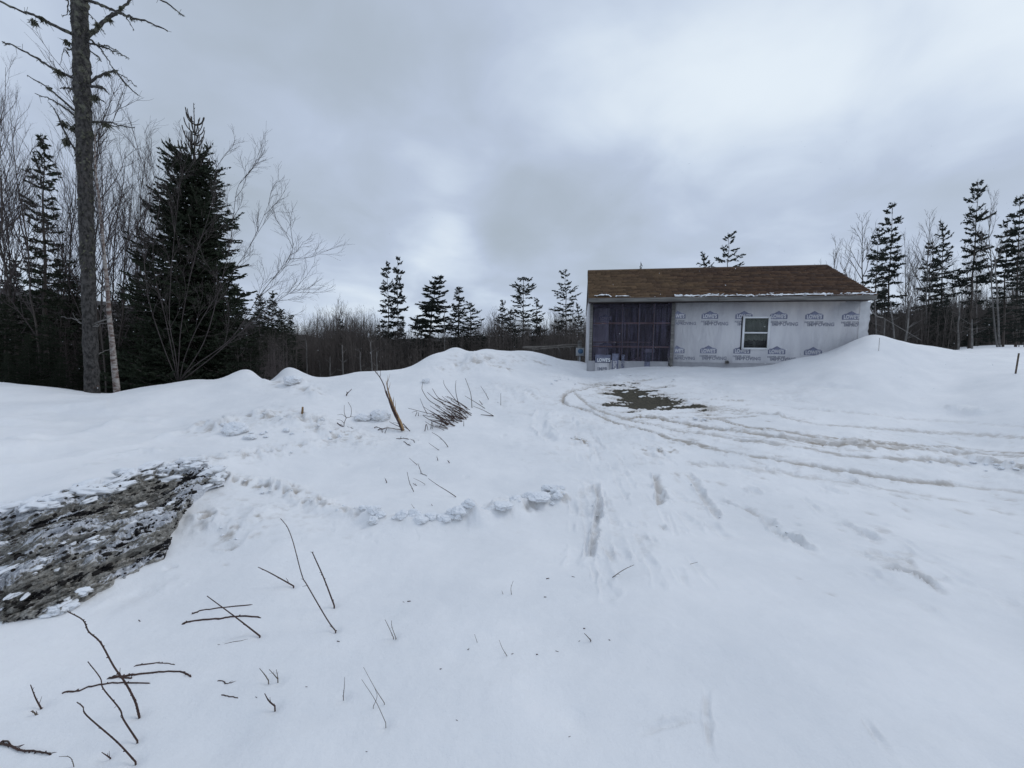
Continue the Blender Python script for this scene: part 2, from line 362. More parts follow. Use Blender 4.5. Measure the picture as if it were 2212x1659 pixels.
def patch(px_poly, soil=0.0, dirt_tint=0.0, depth=0.0, edge=.25):
    pts = np.array([ground(*p) for p in px_poly])[:, :2]; ii = region(pts, edge*2)
    x = X[ii]; y = Yg[ii]; ins = np.zeros(x.shape, bool); best = np.full(x.shape, 1e9); n = len(pts)
    for i in range(n):
        a = pts[i]; b = pts[(i+1) % n]; ab = b-a
        c = ((a[1] > y) != (b[1] > y)) & (x < (b[0]-a[0])*(y-a[1])/((b[1]-a[1])+1e-12)+a[0]); ins ^= c
        t = np.clip(((x-a[0])*ab[0]+(y-a[1])*ab[1])/(ab @ ab+1e-12), 0, 1); best = np.minimum(best, np.hypot(x-a[0]-t*ab[0], y-a[1]-t*ab[1]))
    s = np.clip(np.where(ins, best, -best)/edge+.72+1.7*fbm2(x*1.5+y*.8, y*6.0-x*.6, 5, 41, .68)*1.5, 0, 1)
    WEAR[ii[0], ii[1], 1] = np.maximum(WEAR[ii[0], ii[1], 1], s*soil); WEAR[ii[0], ii[1], 0] = np.maximum(WEAR[ii[0], ii[1], 0], s*dirt_tint)
    Z[ii] -= s*depth

Z += fbm2(X*1.9, Yg*1.9, 4, 51)*.022*np.clip((RGRID-4)/4, 0, 1)*fade if False else fbm2(X*1.9, Yg*1.9, 4, 51)*.022*np.clip((np.hypot(X, Yg)-4)/4, 0, 1)*fade
groove([(-80, 1000), (100, 985), (220, 962), (330, 935), (440, 905)], .22, .06, .9, 0, 0, .4, scarp=True)
groove([(-80, 905), (80, 900), (220, 905), (330, 890)], .25, .04, .8, 0, 0, .4, scarp=True)
# crumbly bands
crumble([(470, 925), (560, 905), (640, 905), (700, 925), (760, 950)], .45, .07, 7, .35, 3)
crumble([(380, 1005), (440, 1000), (520, 990), (600, 975), (700, 960)], .22, .05, 8, .3, 4)
crumble([(470, 1030), (560, 1050), (640, 1070), (700, 1100)], .16, .06, 9, .45, 5)
crumble([(700, 1100), (790, 1120), (900, 1130), (1020, 1125)], .10, .045, 5, .25, 6, .03)
crumble([(1030, 1128), (1100, 1115), (1160, 1095), (1210, 1085)], .15, .06, 4.5, .3, 7, .045)
crumble([(1060, 1100), (1130, 1080), (1200, 1070)], .10, .06, 9, .2, 7, .01)
crumble([(440, 1120), (520, 1150), (560, 1120)], .18, .035, 8, .4, 8)
crumble([(590, 830), (640, 830), (680, 850)], .35, .10, 4, .3, 9)
crumble([(960, 800), (1030, 790), (1090, 795)], .35, .09, 3, .35, 10)
crumble([(1000, 775), (1100, 778), (1180, 785)], .5, .10, 2.5, .3, 12)
crumble([(1080, 840), (1150, 850), (1120, 870)], .45, .035, 5, .2, 13)
crumble([(1200, 815), (1270, 822), (1360, 815), (1440, 810)], .35, .05, 5, .15, 14)
crumble([(1270, 838), (1340, 842), (1520, 880)], .3, .03, 6, .25, 15)
crumble([(560, 900), (650, 920), (760, 935), (860, 950)], .8, .022, 7, .12, 16)
crumble([(440, 1080), (560, 1090), (640, 1120)], .5, .018, 8, .15, 17)
crumble([(150, 1020), (260, 985), (360, 975)], .12, .035, 9, .1, 18)
crumble([(1250, 950), (1270, 960)], .14, .04, 9, .5, 19)
crumble([(1380, 968), (1410, 975), (1450, 975)], .14, .05, 8, .55, 20)
crumble([(2000, 1000), (2080, 998), (2160, 1005), (2212, 1018)], .10, .06, 8, .35, 22, .02)
crumble([(1690, 900), (1730, 905)], .16, .07, 6, .3, 23)
crumble([(2050, 882), (2110, 892)], .16, .06, 5, .05, 24)
crumble([(1380, 895), (1440, 905), (1520, 912)], .12, .035, 8, .4, 25)
crumble([(1500, 905), (1540, 910)], .11, .06, 8, .6, 26)
# ruts made by turning wheels: faint overlapping bands that share a turn
rt_ = random.Random(44)
def track(px, n, spread, width, depth, dirt_tint):
    for k in range(n):
        o1 = rt_.gauss(0, spread); o2 = rt_.gauss(0, spread*1.6); m_ = len(px)
        a = rt_.uniform(0, .35) if k else 0; b = rt_.uniform(.6, 1) if k else 1
        q = [(x+rt_.gauss(0, 1.5), y+(o1+(o2-o1)*i/m_)*(.35+.65*i/m_)) for i, (x, y) in enumerate(px)]
        i_a = int(a*(m_-2)); i_b = max(i_a+3, int(math.ceil(b*m_)))
        groove(q[i_a:i_b], width*rt_.uniform(.5, 1.2), depth*rt_.uniform(.5, 1.3), .6, dirt_tint*rt_.uniform(.6, 1.4), 0, .9)
track([(1325, 838), (1270, 838), (1222, 852), (1218, 872), (1260, 890), (1340, 918), (1430, 945), (1560, 975), (1700, 1000), (1900, 1030), (2080, 1048), (2300, 1070)], 4, 5, .05, .018, .7)
track([(1340, 905), (1400, 900), (1480, 915), (1600, 935), (1760, 955), (1950, 975), (2100, 985), (2300, 998)], 5, 5, .05, .018, .75)
track([(1240, 850), (1262, 868), (1300, 890), (1400, 915), (1520, 938), (1700, 962), (1900, 990), (2100, 1006)], 4, 5, .04, .014, .6)
track([(1440, 900), (1540, 905), (1620, 925), (1800, 948), (2000, 965), (2300, 985)], 4, 5, .04, .016, .7)
track([(1530, 885), (1640, 895), (1760, 918), (1900, 930), (2060, 940), (2300, 952)], 3, 4, .04, .016, .4)
track([(1620, 870), (1750, 885), (1900, 900), (2100, 915), (2300, 925)], 3, 4, .04, .012, .2)
track([(1480, 1000), (1600, 1010), (1750, 1035), (1900, 1060), (2100, 1090)], 3, 8, .04, .012, .3)
for k in range(340):                   # short scoured streaks fanning out from the turning place
    an_ = math.radians(rt_.choice([rt_.uniform(4, 35), rt_.uniform(3, 22), rt_.uniform(20, 90)])); rd_ = rt_.uniform(70, 1000)*(1 if an_ < .6 else .45)
    x_ = 1230+math.cos(an_)*rd_; y_ = 850+math.sin(an_)*rd_
    if x_ > 2260 or y_ > 1330 or (y_ > 1230 and x_ < 1500): continue
    l = rt_.uniform(12, 70)*(y_-740)/300; da = rt_.gauss(0, .05); fl_ = rt_.random()
    groove([(x_, y_), (x_+l*.5*math.cos(an_+da), y_+l*.5*math.sin(an_+da)), (x_+l*math.cos(an_+da*2), y_+l*math.sin(an_+da*2))], rt_.uniform(.012, .035), rt_.uniform(.006, .02), .5, (0 if fl_ < .35 else .2 if fl_ < .7 else .5)*(1 if y_ < 1150 else .6)*(1 if an_ < .75 else .4), 0, .5, scarp=True)
groove([(1640, 825), (1750, 832), (1860, 842)], .10, .03, .3, .05, 0, .5)
groove([(1172, 885), (1160, 905), (1165, 930), (1190, 955)], .07, .05, .7, .05, 0, .4, scarp=True)
crumble([(1200, 870), (1400, 930), (1700, 960), (2100, 1000), (2300, 1010)], 1.3, .022, 3.2, .12, 71)
crumble([(1060, 850), (1180, 880), (1250, 960)], 1.2, .022, 4, .1, 72)
crumble([(1300, 820), (1500, 830), (1700, 860)], 1.0, .02, 4, .1, 73)
# wind cut and wheel cut marks nearer
for px, w_, dp, di in [
    ([(1285, 1048), (1292, 1090), (1283, 1140), (1275, 1205)], .035, .05, .28), ([(1300, 1060), (1310, 1110)], .03, .02, .1), ([(1305, 1180), (1325, 1220)], .04, .015, .25),
    ([(1412, 1025), (1420, 1060), (1422, 1095)], .05, .05, .5), ([(1425, 1135), (1438, 1150)], .035, .04, .6), ([(1475, 1020), (1500, 1045), (1520, 1080), (1550, 1125)], .05, .03, .3),
    ([(1650, 1115), (1670, 1150), (1700, 1165), (1765, 1200)], .05, .045, .22), ([(1700, 1160), (1735, 1185)], .04, .03, .15), ([(1600, 1050), (1640, 1070)], .07, .03, .2),
    ([(1820, 1030), (1860, 1050), (1900, 1062)], .05, .045, .4), ([(1880, 1075), (1910, 1080)], .03, .02, .3), ([(1925, 1110), (1968, 1125)], .035, .03, .35),
    ([(1730, 1075), (1770, 1110)], .04, .02, .12), ([(1800, 1125), (1850, 1150), (1900, 1175)], .05, .03, .2),
    ([(1865, 1195), (1920, 1205), (1960, 1215)], .05, .03, .3), ([(1900, 1235), (1960, 1240), (2005, 1265), (2035, 1290)], .035, .04, .5), ([(1950, 1205), (1975, 1235)], .02, .02, .4),
    ([(1770, 1285), (1815, 1295)], .02, .02, .5), ([(1718, 1253), (1735, 1255)], .015, .015, .6), ([(1525, 1480), (1523, 1530), (1530, 1600), (1535, 1640)], .018, .012, .25),
    ([(1380, 1585), (1450, 1562), (1540, 1545)], .018, .009, .18), ([(1520, 1535), (1545, 1555)], .02, .012, .3), ([(1860, 1540), (1900, 1600), (1930, 1640)], .02, .01, .12),
    ([(1465, 1230), (1480, 1270)], .03, .008, .12), ([(735, 1160), (760, 1165)], .025, .02, .35), ([(1520, 880), (1560, 885)], .08, .04, .3),
    ([(350, 1232), (385, 1222)], .035, .05, .75), ([(470, 1180), (500, 1185), (525, 1165)], .05, .04, .45), ([(330, 1250), (300, 1280), (200, 1330)], .10, .012, .1),
    ([(505, 1150), (520, 1140)], .03, .04, .5), ([(480, 1215), (492, 1220)], .02, .03, .6), ([(555, 1365), (470, 1392)], .012, .006, .25), ([(160, 1385), (185, 1378)], .012, .015, .5),
    ([(1740, 940), (1900, 960)], .06, .015, .1), ([(1300, 1010), (1350, 1030), (1380, 1040)], .05, .02, .12), ([(1880, 990), (1990, 1010)], .06, .02, .1)]:
    groove(px, w_*.5, dp*.95, .6, min(1, di*1.15), 0, .5, scarp=True)
rnd = random.Random(5)
for i in range(120):                   # small scuffs all over the driven and trodden ground
    x_ = rnd.uniform(1050, 2200); y_ = 860+300*rnd.random()**1.5
    l = rnd.uniform(8, 60)*(y_-760)/250; a_ = (x_-1250)/950*.55
    groove([(x_, y_), (x_+l*math.cos(.35-a_*.2), y_+l*math.sin(.25+.5*rnd.random())*.5)], rnd.uniform(.015, .05), rnd.uniform(.008, .022), .6, rnd.choice([0, 0, .12, .3]), 0, .8)
for i in range(60):
    x_ = rnd.uniform(440, 1150); y_ = rnd.uniform(880, 1180); 
    groove([(x_, y_), (x_+rnd.uniform(-18, 18), y_+rnd.uniform(-5, 5))], rnd.uniform(.02, .06), rnd.uniform(.01, .04), .5, rnd.choice([0, .1, .3]), 0, .8)
for q in [(480, 1600, .12, -.03), (1180, 1500, .12, -.02), (985, 1410, .10, -.02), (1245, 1550, .06, -.02), (1130, 1480, .2, .02), (1060, 1280, .25, .02), (1600, 1400, .3, .015)]: mound(*q)
for q in [(300.8, 1548), (297, 1600), (293, 1646), (561, 1374), (725, 1363), (722, 1308), (634, 1266), (90, 1530), (594, 1525), (742, 1503), (833, 1562), (850, 1378), (603, 1467), (580, 1468), (229, 1635)]: mound(q[0], q[1], .028, -.016)
patch([(1290, 842), (1330, 838), (1395, 840), (1450, 860), (1520, 872), (1580, 888), (1440, 887), (1340, 878), (1290, 852)], .40, .7, .02, .6)
patch([(1325, 840), (1390, 842), (1425, 858), (1470, 868), (1525, 880), (1440, 886), (1370, 878), (1325, 864)], 1.0, .8, .03, .45)
patch([(1300, 870), (1340, 874), (1370, 882), (1310, 880)], .6, .3, .0, .08)
patch([(1862, 1195), (1955, 1200), (2010, 1250), (1960, 1240), (1890, 1225)], 0, .25, .01, .08)
V = np.stack([X, Yg, Z], -1)
obj('snow_ground', grid_mesh('snow_ground', V, *X.shape, M_snow, WEAR, True, True), kind='structure', label='snow covered yard with ploughed banks, ruts and drifts')
TZ = Z
def dep(p): return float((np.asarray(p)-CAM) @ fw)*.88
def gz(px, py, off=0.0):               # ground with the fine relief added
    p = ground(px, py); r = math.hypot(p[0], p[1]); a = math.atan2(p[0], p[1])
    i = min(np.searchsorted(RR, r), len(RR)-1); j = min(np.searchsorted(AZ, a), len(AZ)-1)
    p[2] = TZ[i, j]+off; return p

# far wooded hill, closing the view behind the wood
M_hill = simple('wooded_hillside', (.056, .051, .050), .95, .4, .25, 0, 2)
azh = np.radians(np.linspace(-75, 75, 500)); rh = np.array([75, 85, 95, 110, 130, 160, 230])
pxh = CX+F*np.tan(azh)
topy = np.interp(pxh, [-400, 0, 500, 700, 900, 1260, 1700, 1880, 2212, 2800], [610, 620, 690, 732, 730, 724, 700, 680, 660, 640])
hv = np.zeros((7, 500, 3))
for i, r in enumerate(rh):
    prof = [-.15, .25, .55, .85, 1, 1, .6][i]
    toph = (768+(pxh-CX)*math.tan(ROLL)-topy)/F*rh[4]*np.cos(azh)+CAMZ
    hv[i, :, 0] = r*np.sin(azh); hv[i, :, 1] = r*np.cos(azh)
    hv[i, :, 2] = -5+(toph+5)*prof+fbm2(np.sin(azh)*r*.5, np.cos(azh)*r*.5, 3, 8)*.7
obj('hills', grid_mesh('hills', hv, 7, 500, M_hill), kind='structure', label='low wooded hill far behind the trees')

# ---------------------------------------------------------------- house
A = P(1270, 720, 13.15); B = P(1872, 690, 11.75)
ux = np.array([B[0]-A[0], B[1]-A[1]]); WL = np.hypot(*ux); ux /= WL; nx = np.array([-ux[1], ux[0]])   # nx points away from the camera
def on_wall(px, py, s=0.0):            # (u, z) on the vertical plane s metres behind the front wall
    d = ray(px, py); o2 = A[:2]+nx*s; t = (o2 @ nx)/(d[:2] @ nx); p = CAM+d*t
    return float((p[:2]-A[:2]) @ ux), float(p[2])
Z0 = 0.75                              # underside of the walls, below the snow
OV = -.36
uL = on_wall(1271.5, 645, OV)[0]; uR = on_wall(1893, 645, OV)[0]
zT = on_wall(1580, 640.5, OV)[1]; zB = on_wall(1580, 650.0, OV)[1]
S_ = min(np.arange(1.2, 5, .02), key=lambda s: abs(on_wall(1786, 573, s)[0]-uR)); zR = on_wall(1786, 573, S_)[1]
print('house', WL, uL, uR, zT, zB, S_, zR, on_wall(1271, 580, S_)[0])
HM = Matrix(((ux[0], nx[0], 0, A[0]), (ux[1], nx[1], 0, A[1]), (0, 0, 1, 0), (0, 0, 0, 1)))
house = thing('house', 'small unfinished house in printed white housewrap with brown shingle roof', 'house')
house.matrix_world = HM
def hob(name, mb, mat, parent=house, **kw):
    o = obj(name, mb.mesh(name, mat) if isinstance(mb, MB) else mb, parent, **kw); return o
M_wrap, t, b = new_mat('housewrap'); b.inputs['Roughness'].default_value = .55
g = t.nodes.new('ShaderNodeTexCoord'); v = g.outputs['Object']
mp = t.nodes.new('ShaderNodeMapping'); mp.inputs['Scale'].default_value = (1, 1, .25); t.links.new(v, mp.inputs[0])
c1 = mixc(t, ramp(t, noise(t, mp.outputs[0], 3, 5, .6), .35, .7), (.60, .60, .62), (.50, .50, .53))
t.links.new(c1, b.inputs['Base Color'])
bn = t.nodes.new('ShaderNodeBump'); bn.inputs['Strength'].default_value = .9; bn.inputs['Distance'].default_value = .035
t.links.new(noise(t, mp.outputs[0], 5, 5, .6, 1.2), bn.inputs['Height']); t.links.new(bn.outputs[0], b.inputs['Normal'])
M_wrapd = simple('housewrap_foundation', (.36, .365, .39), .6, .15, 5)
M_print = simple('slate_blue_print', (.19, .205, .285), .6, .35, 9)
M_printg = simple('grey_print', (.26, .27, .32), .6, .35, 7)
M_printw = simple('pale_print', (.60, .60, .63), .6, .15, 7)
M_grey = simple('weathered_board', (.22, .215, .205), .85, .45, 5, .4, 30, (.25, 1, 3))
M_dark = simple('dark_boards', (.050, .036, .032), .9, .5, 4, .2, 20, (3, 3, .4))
M_frame = simple('stud_wood', (.20, .14, .10), .85, .4, 6)
M_white = simple('white_vinyl', (.74, .76, .78), .4, .06, 5)
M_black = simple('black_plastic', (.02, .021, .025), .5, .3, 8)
M_shg = None
# shingles: every tab with its own tone
M_shg, t, b = new_mat('brown_shingles'); b.inputs['Roughness'].default_value = .92
at = t.nodes.new('ShaderNodeAttribute'); at.attribute_name = 'wear_shade'
g = t.nodes.new('ShaderNodeTexCoord')
sp = t.nodes.new('ShaderNodeSeparateColor'); t.links.new(at.outputs['Color'], sp.inputs[0])
spo = t.nodes.new('ShaderNodeSeparateXYZ'); t.links.new(g.outputs['Object'], spo.inputs[0])
old = ramp(t, math_(t, 'ADD', math_(t, 'MULTIPLY', spo.outputs[0], -.10), math_(t, 'MULTIPLY', noise(t, g.outputs['Object'], 1.2, 4), 1.0)), -.15, .50)
cA = mixc(t, sp.outputs[0], (.050, .026, .017), (.115, .062, .034)); cB = mixc(t, sp.outputs[0], (.105, .064, .032), (.20, .128, .066))
cc = mixc(t, math_(t, 'MULTIPLY', old, .75), cA, cB)
t.links.new(mixc(t, math_(t, 'MULTIPLY', ramp(t, noise(t, g.outputs['Object'], 60, 3, .7), .45, .7), .35), cc, (.16, .12, .09)), b.inputs['Base Color'])

pu = on_wall(1452.5, 720)[0]           # porch post
uW = WL
# walls
fw_ = MB(); fw_.box((pu+.04, 0, Z0), (uW, .14, zT+.05)); hob('front_wall', fw_, M_wrap)
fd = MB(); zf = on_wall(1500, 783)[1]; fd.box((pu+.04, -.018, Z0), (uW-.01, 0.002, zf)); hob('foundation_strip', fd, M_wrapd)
# loose flapping edge of wrap at the right corner
fl = MB(); n_z = 24; zs = np.linspace(Z0+.6, zB-.02, n_z); rr_ = random.Random(3); pv_ = []
for i, z in enumerate(zs):
    k = rr_.uniform(-.02, .03); pv_ += [(uW-.20, -.004, z), (uW-.08, -.012-rr_.uniform(0, .012), z), (uW+.035+k, -.03-rr_.uniform(0, .02), z), (uW+.02+k, .10, z)]
fl.add(pv_, [(i*4+j, i*4+j+1, i*4+j+5, i*4+j+4) for i in range(n_z-1) for j in range(3)]); hob('wrap_flap', fl, simple('pale_wrap', (.60, .605, .62), .6, .12, 6))
D2 = 2*S_
sw = MB(); sw.box((-.0, .12, Z0), (.09, D2, on_wall(1265, 657, 1.5)[1])); hob('side_wall', sw, M_wrap)
swt = MB(); zz = on_wall(1265, 657, 1.5)[1]
swt.add([(.01, .1, zz), (.01, D2, zz), (.01, D2, zT), (.01, S_, zR-.12), (.01, .1, zT), (.12, .1, zz), (.12, D2, zz), (.12, D2, zT), (.12, S_, zR-.12), (.12, .1, zT)],
        [(0, 1, 2, 3, 4), (9, 8, 7, 6, 5), (0, 5, 6, 1), (1, 6, 7, 2), (2, 7, 8, 3), (3, 8, 9, 4), (4, 9, 5, 0)]); hob('gable_board', swt, M_dark)
rw = MB(); rw.add([(uW-.12, .142, Z0), (uW-.12, D2, Z0), (uW-.12, D2, zT), (uW-.12, S_, zR-.12), (uW-.12, .142, zT), (uW-.01, .142, Z0), (uW-.01, D2, Z0), (uW-.01, D2, zT), (uW-.01, S_, zR-.12), (uW-.01, .142, zT)],
        [(0, 1, 2, 3, 4), (9, 8, 7, 6, 5), (0, 5, 6, 1), (1, 6, 7, 2), (2, 7, 8, 3), (3, 8, 9, 4), (4, 9, 5, 0)]); hob('side_wall', rw, M_wrap)
bk = MB(); bk.box((.13, D2-.12, Z0), (uW-.13, D2-.005, zT)); hob('back_wall', bk, M_wrap)
# roof deck: two slabs
sl_ = (zR-zT)/(S_-OV)
rf = MB()
for s0, s1, z0_, z1_ in ((OV, S_, zT, zR), (D2-OV, S_+.002, zT, zR)):
    rf.add([(uL, s0, z0_-.10), (uR, s0, z0_-.10), (uR, s1, z1_-.10), (uL, s1, z1_-.10), (uL, s0, z0_), (uR, s0, z0_), (uR, s1, z1_), (uL, s1, z1_)],
           [(0, 1, 2, 3), (4, 5, 6, 7), (0, 4, 5, 1), (1, 5, 6, 2), (2, 6, 7, 3), (3, 7, 4, 0)])
roof = hob('roof', rf, M_dark)
def roofpt(u, k, lift=0.0):            # k metres up the front slope
    L = math.hypot(S_-OV, zR-zT); c = (S_-OV)/L; s = (zR-zT)/L
    return (u, OV+k*c-lift*s, zT+k*s+lift*c)
RL = math.hypot(S_-OV, zR-zT); nrow = 21; sh = []; att = []; fs_ = []; rs = random.Random(9)
for r in range(nrow):
    k0 = -.02+r*RL/nrow; k1 = k0+RL/nrow*1.25; u = uL-.015-rs.random()*.5; row_t = rs.uniform(-.35, .3); k1 = min(k1, RL)
    while u < uR+.01:
        wd = rs.uniform(.14, .36); a = max(u, uL-.015); b2 = min(u+wd-.006, uR+.015); u += wd
        if b2-a < .03: continue
        h = .022+rs.uniform(0, .012); jj = rs.uniform(-.012, .012); v = [roofpt(a, k0+jj, .004), roofpt(b2, k0+jj, .004), roofpt(b2, k0+jj, h+.006), roofpt(a, k0+jj, h+.006), roofpt(a, k1, .006), roofpt(b2, k1, .006)]
        n0 = len(sh); sh += v; tone = min(1, max(0, rs.gauss(.45, .3)+row_t)); att += [(tone, 0, 0, 1)]*6
        fs_ += [(n0, n0+1, n0+2, n0+3), (n0+3, n0+2, n0+5, n0+4), (n0, n0+3, n0+4), (n0+1, n0+5, n0+2)]
mb = MB(); mb.add(sh, fs_); me = mb.mesh('shingles', M_shg); a_ = me.attributes.new('wear_shade', 'FLOAT_COLOR', 'POINT'); a_.data.foreach_set('color', np.array(att, np.float32).ravel())
hob('shingles', me, None, roof, kind='stuff')
rc = MB(); rc.add([(uL-.01, S_-.11, zR-.045), (uR+.01, S_-.11, zR-.045), (uR+.01, S_, zR+.028), (uL-.01, S_, zR+.028), (uR+.01, S_+.11, zR-.045), (uL-.01, S_+.11, zR-.045)], [(0, 1, 2, 3), (3, 2, 4, 5)])
hob('ridge_cap', rc, M_shg, roof)
# fascia: two boards butted, a drip edge, rake boards, soffit
uj = on_wall(1551, 645, OV)[0]
for a, b2, dz in ((uL+.01, uj-.004, 0), (uj+.004, uR-.01, -.006)):
    m_ = MB(); m_.box((a, OV-.03, zB+dz), (b2, OV-.004, zT-.006+dz)); hob('fascia_board', m_, M_grey, roof)
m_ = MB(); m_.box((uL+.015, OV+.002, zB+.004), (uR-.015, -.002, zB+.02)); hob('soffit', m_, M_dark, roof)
for uu in (uL-.02, uR-.012):
    m_ = MB(); v = []
    for s_k in (0, 1):
        for k, dz in ((0, -.16), (0, -.012), (RL-.02, -.012), (RL-.02, -.16)):
            p = roofpt(uu+s_k*.03, k, 0); v.append((p[0], p[1], p[2]+dz))
    m_.add(v, [(0, 1, 2, 3), (7, 6, 5, 4), (0, 4, 5, 1), (1, 5, 6, 2), (2, 6, 7, 3), (3, 7, 4, 0)]); hob('rake_board', m_, M_grey, roof)

# printed logos and words on the wrap
def textmesh(s, size, offs=0.0, sx=1.0):
    cu = D.curves.new('t', 'FONT'); cu.body = s; cu.size = size; cu.offset = offs; cu.align_x = 'LEFT'; cu.space_character = 1.05
    o = D.objects.new('t', cu); COL.objects.link(o); dg = C.evaluated_depsgraph_get(); me = D.meshes.new_from_object(o.evaluated_get(dg))
    D.objects.remove(o); D.curves.remove(cu)
    n = len(me.vertices); a = np.empty(n*3); me.vertices.foreach_get('co', a); a = a.reshape(-1, 3); a[:, 0] *= sx
    w_ = a[:, 0].max(); b3 = np.stack([a[:, 0], -a[:, 2], a[:, 1]], 1); me.vertices.foreach_set('co', b3.ravel().astype(np.float32)); me.update(); return me, w_
BW, BH = .50, .18
def fit(s, width, height, offs):
    me, w_ = textmesh(s, height/.72, offs); k = width/w_
    a = np.empty(len(me.vertices)*3); me.vertices.foreach_get('co', a); a = a.reshape(-1, 3); a[:, 0] *= k; me.vertices.foreach_set('co', a.ravel().astype(np.float32)); me.update(); return me
T_low = fit("LOWE'S", BW*.84, .115, .006); T_nev = fit('NEVER STOP', BW*1.02, .058, .003); T_imp = fit('IMPROVING', .74, .105, .0055)
T_impv = fit('IMPROV', .46, .095, .0045); T_mp = fit('MPROVING', .63, .095, .0045); T_we = fit("WE'S", .27, .115, .006); T_er = fit('R STOP', .28, .058, .003); T_im = fit('IM', .14, .095, .0045)
for m_ in (T_low, T_we): m_.materials.append(M_printw)
for m_ in (T_nev, T_imp, T_impv, T_mp, T_er, T_im): m_.materials.append(M_printg)
def badge(x0=-9.0):
    mb = MB(); o = [(-BW/2, 0), (BW/2, 0), (BW/2, BH*.78), (BW*.43, BH*.80), (BW*.43, BH*.93), (BW*.26, BH*.99), (0, BH*1.42), (-BW*.26, BH*.99), (-BW*.43, BH*.93), (-BW*.43, BH*.80), (-BW/2, BH*.78)]
    o = [(max(x, x0), z) for x, z in o]
    mb.add([(x, 0, z) for x, z in o], [tuple(range(len(o)))]); return mb.mesh('logo_badge', M_print)
Bm = badge(); Bcut = badge(-.06)
def place_h(name, me, u, s, z, rot=None, parent=house):
    o = obj(name, me, parent); o.location = (u, s, z)
    if rot is not None: o.rotation_euler = (0, rot, 0)
    return o
def logo(px, py, cut=None, words=3):
    u, z = on_wall(px, py); zb = z-BH*.5
    place_h('logo_badge', Bcut if cut == 'left' else Bm, u, -.0035, zb)
    if cut == 'left': place_h('logo_lettering', T_we, u-.05, -.0065, zb+.030)
    else: place_h('logo_lettering', T_low, u-BW*.42, -.0065, zb+.030)
    if words < 1: return
    if cut == 'left': place_h('printed_words', T_er, u-.05, -.0035, zb-.115)
    else: place_h('printed_words', T_nev, u-BW*.52, -.0035, zb-.115)
    if words < 2: return
    if cut == 'left': place_h('printed_words', T_mp, u-.05, -.0050, zb-.205)
    elif cut == 'right': place_h('printed_words', T_impv, u-BW*.36, -.0050, zb-.205)
    elif cut == 'window': place_h('printed_words', T_im, u-BW*.36, -.0050, zb-.205)
    else: place_h('printed_words', T_imp, u-BW*.36, -.0050, zb-.205)
for px, py, cut in [(1463, 682, 'left'), (1533.3, 682.5, None), (1607, 682.8, 'window'), (1682, 683, None), (1759, 683.5, None), (1839, 684, 'right')]: logo(px, py, cut)
for px, py, cut, wd in [(1461, 757, 'left', 3), (1530, 757.3, None, 3), (1602.5, 757.8, None, 3), (1677.5, 759, None, 3), (1756, 761, None, 3), (1836, 763, None, 1)]: logo(px, py, cut, wd)
# window
u0_, z1_ = on_wall(1606, 684); u1_, _ = on_wall(1663.5, 684); _, z0_ = on_wall(1630, 755); u0_ -= .02
wn = hob('window', MB(), None) if False else obj('window', None, house)
fr = MB(); T_ = .055
for a, b2 in (((u0_, -.06, z0_), (u0_+T_, -.002, z1_)), ((u1_-T_, -.06, z0_), (u1_, -.002, z1_)), ((u0_+T_+.001, -.058, z1_-T_), (u1_-T_-.001, -.003, z1_)), ((u0_+T_+.001, -.058, z0_), (u1_-T_-.001, -.003, z0_+T_))): fr.box(a, b2)
hob('frame', fr, M_white, wn)
zm = on_wall(1632, 719)[1]
m_ = MB(); m_.box((u0_+T_+.002, -.05, zm-.022), (u1_-T_-.002, -.012, zm+.022)); hob('meeting_rail', m_, M_white, wn)
m_ = MB(); m_.box((u0_-.03, -.008, z0_-.02), (u0_-.001, -.0042, z1_+.01)); hob('flashing_strip', m_, M_black, wn)
M_glass, t, b = new_mat('window_glass'); b.inputs['Base Color'].default_value = (.04, .045, .045, 1); b.inputs['Roughness'].default_value = .03; b.inputs['Alpha'].default_value = .30; b.inputs['Specular IOR Level'].default_value = .6
for za, zb_ in ((zm+.023, z1_-T_), (z0_+T_, zm-.023)):
    m_ = MB(); m_.box((u0_+T_+.003, -.030, za), (u1_-T_-.003, -.026, zb_)); hob('pane', m_, M_glass, wn)
m_ = MB(); m_.box((u0_+T_, -.0095, z0_+T_), (u1_-T_, -.0075, z1_-T_)); hob('painted_dark_room', m_, M_black, wn)  # black sheet painted as the darkness of the unlit room
M_curt = simple('grey_green_curtain', (.26, .29, .25), .8, .35, 7, .3, 20, (3, 1, .3))
cb = MB(); nn = 40; v = []; rr_ = random.Random(4)
zc0 = on_wall(1632, 735)[1]
for i in range(nn+1):
    u = u0_+T_+.012+(u1_-u0_-2*T_-.024)*i/nn; y_ = -.016+.004*math.sin(i*1.1)+.002*math.sin(i*2.7)
    zb_ = zc0+(rr_.uniform(-.035, .03) if i > 1 else .0); v += [(u, y_, z1_-T_-.004), (u, y_, zb_)]
cb.add(v, [(2*i, 2*i+1, 2*i+3, 2*i+2) for i in range(nn)]); hob('curtain', cb, M_curt, wn)
m_ = MB(); m_.box((u0_+T_+.28, -.0145, z0_+T_+.004), (u0_+T_+.36, -.0115, zc0-.03)); m_.box((u0_+T_+.02, -.0148, z0_+T_+.05), (u0_+T_+.26, -.012, z0_+T_+.075)); hob('things_on_sill', m_, simple('sill_things', (.12, .13, .12), .6, .4, 9), wn)
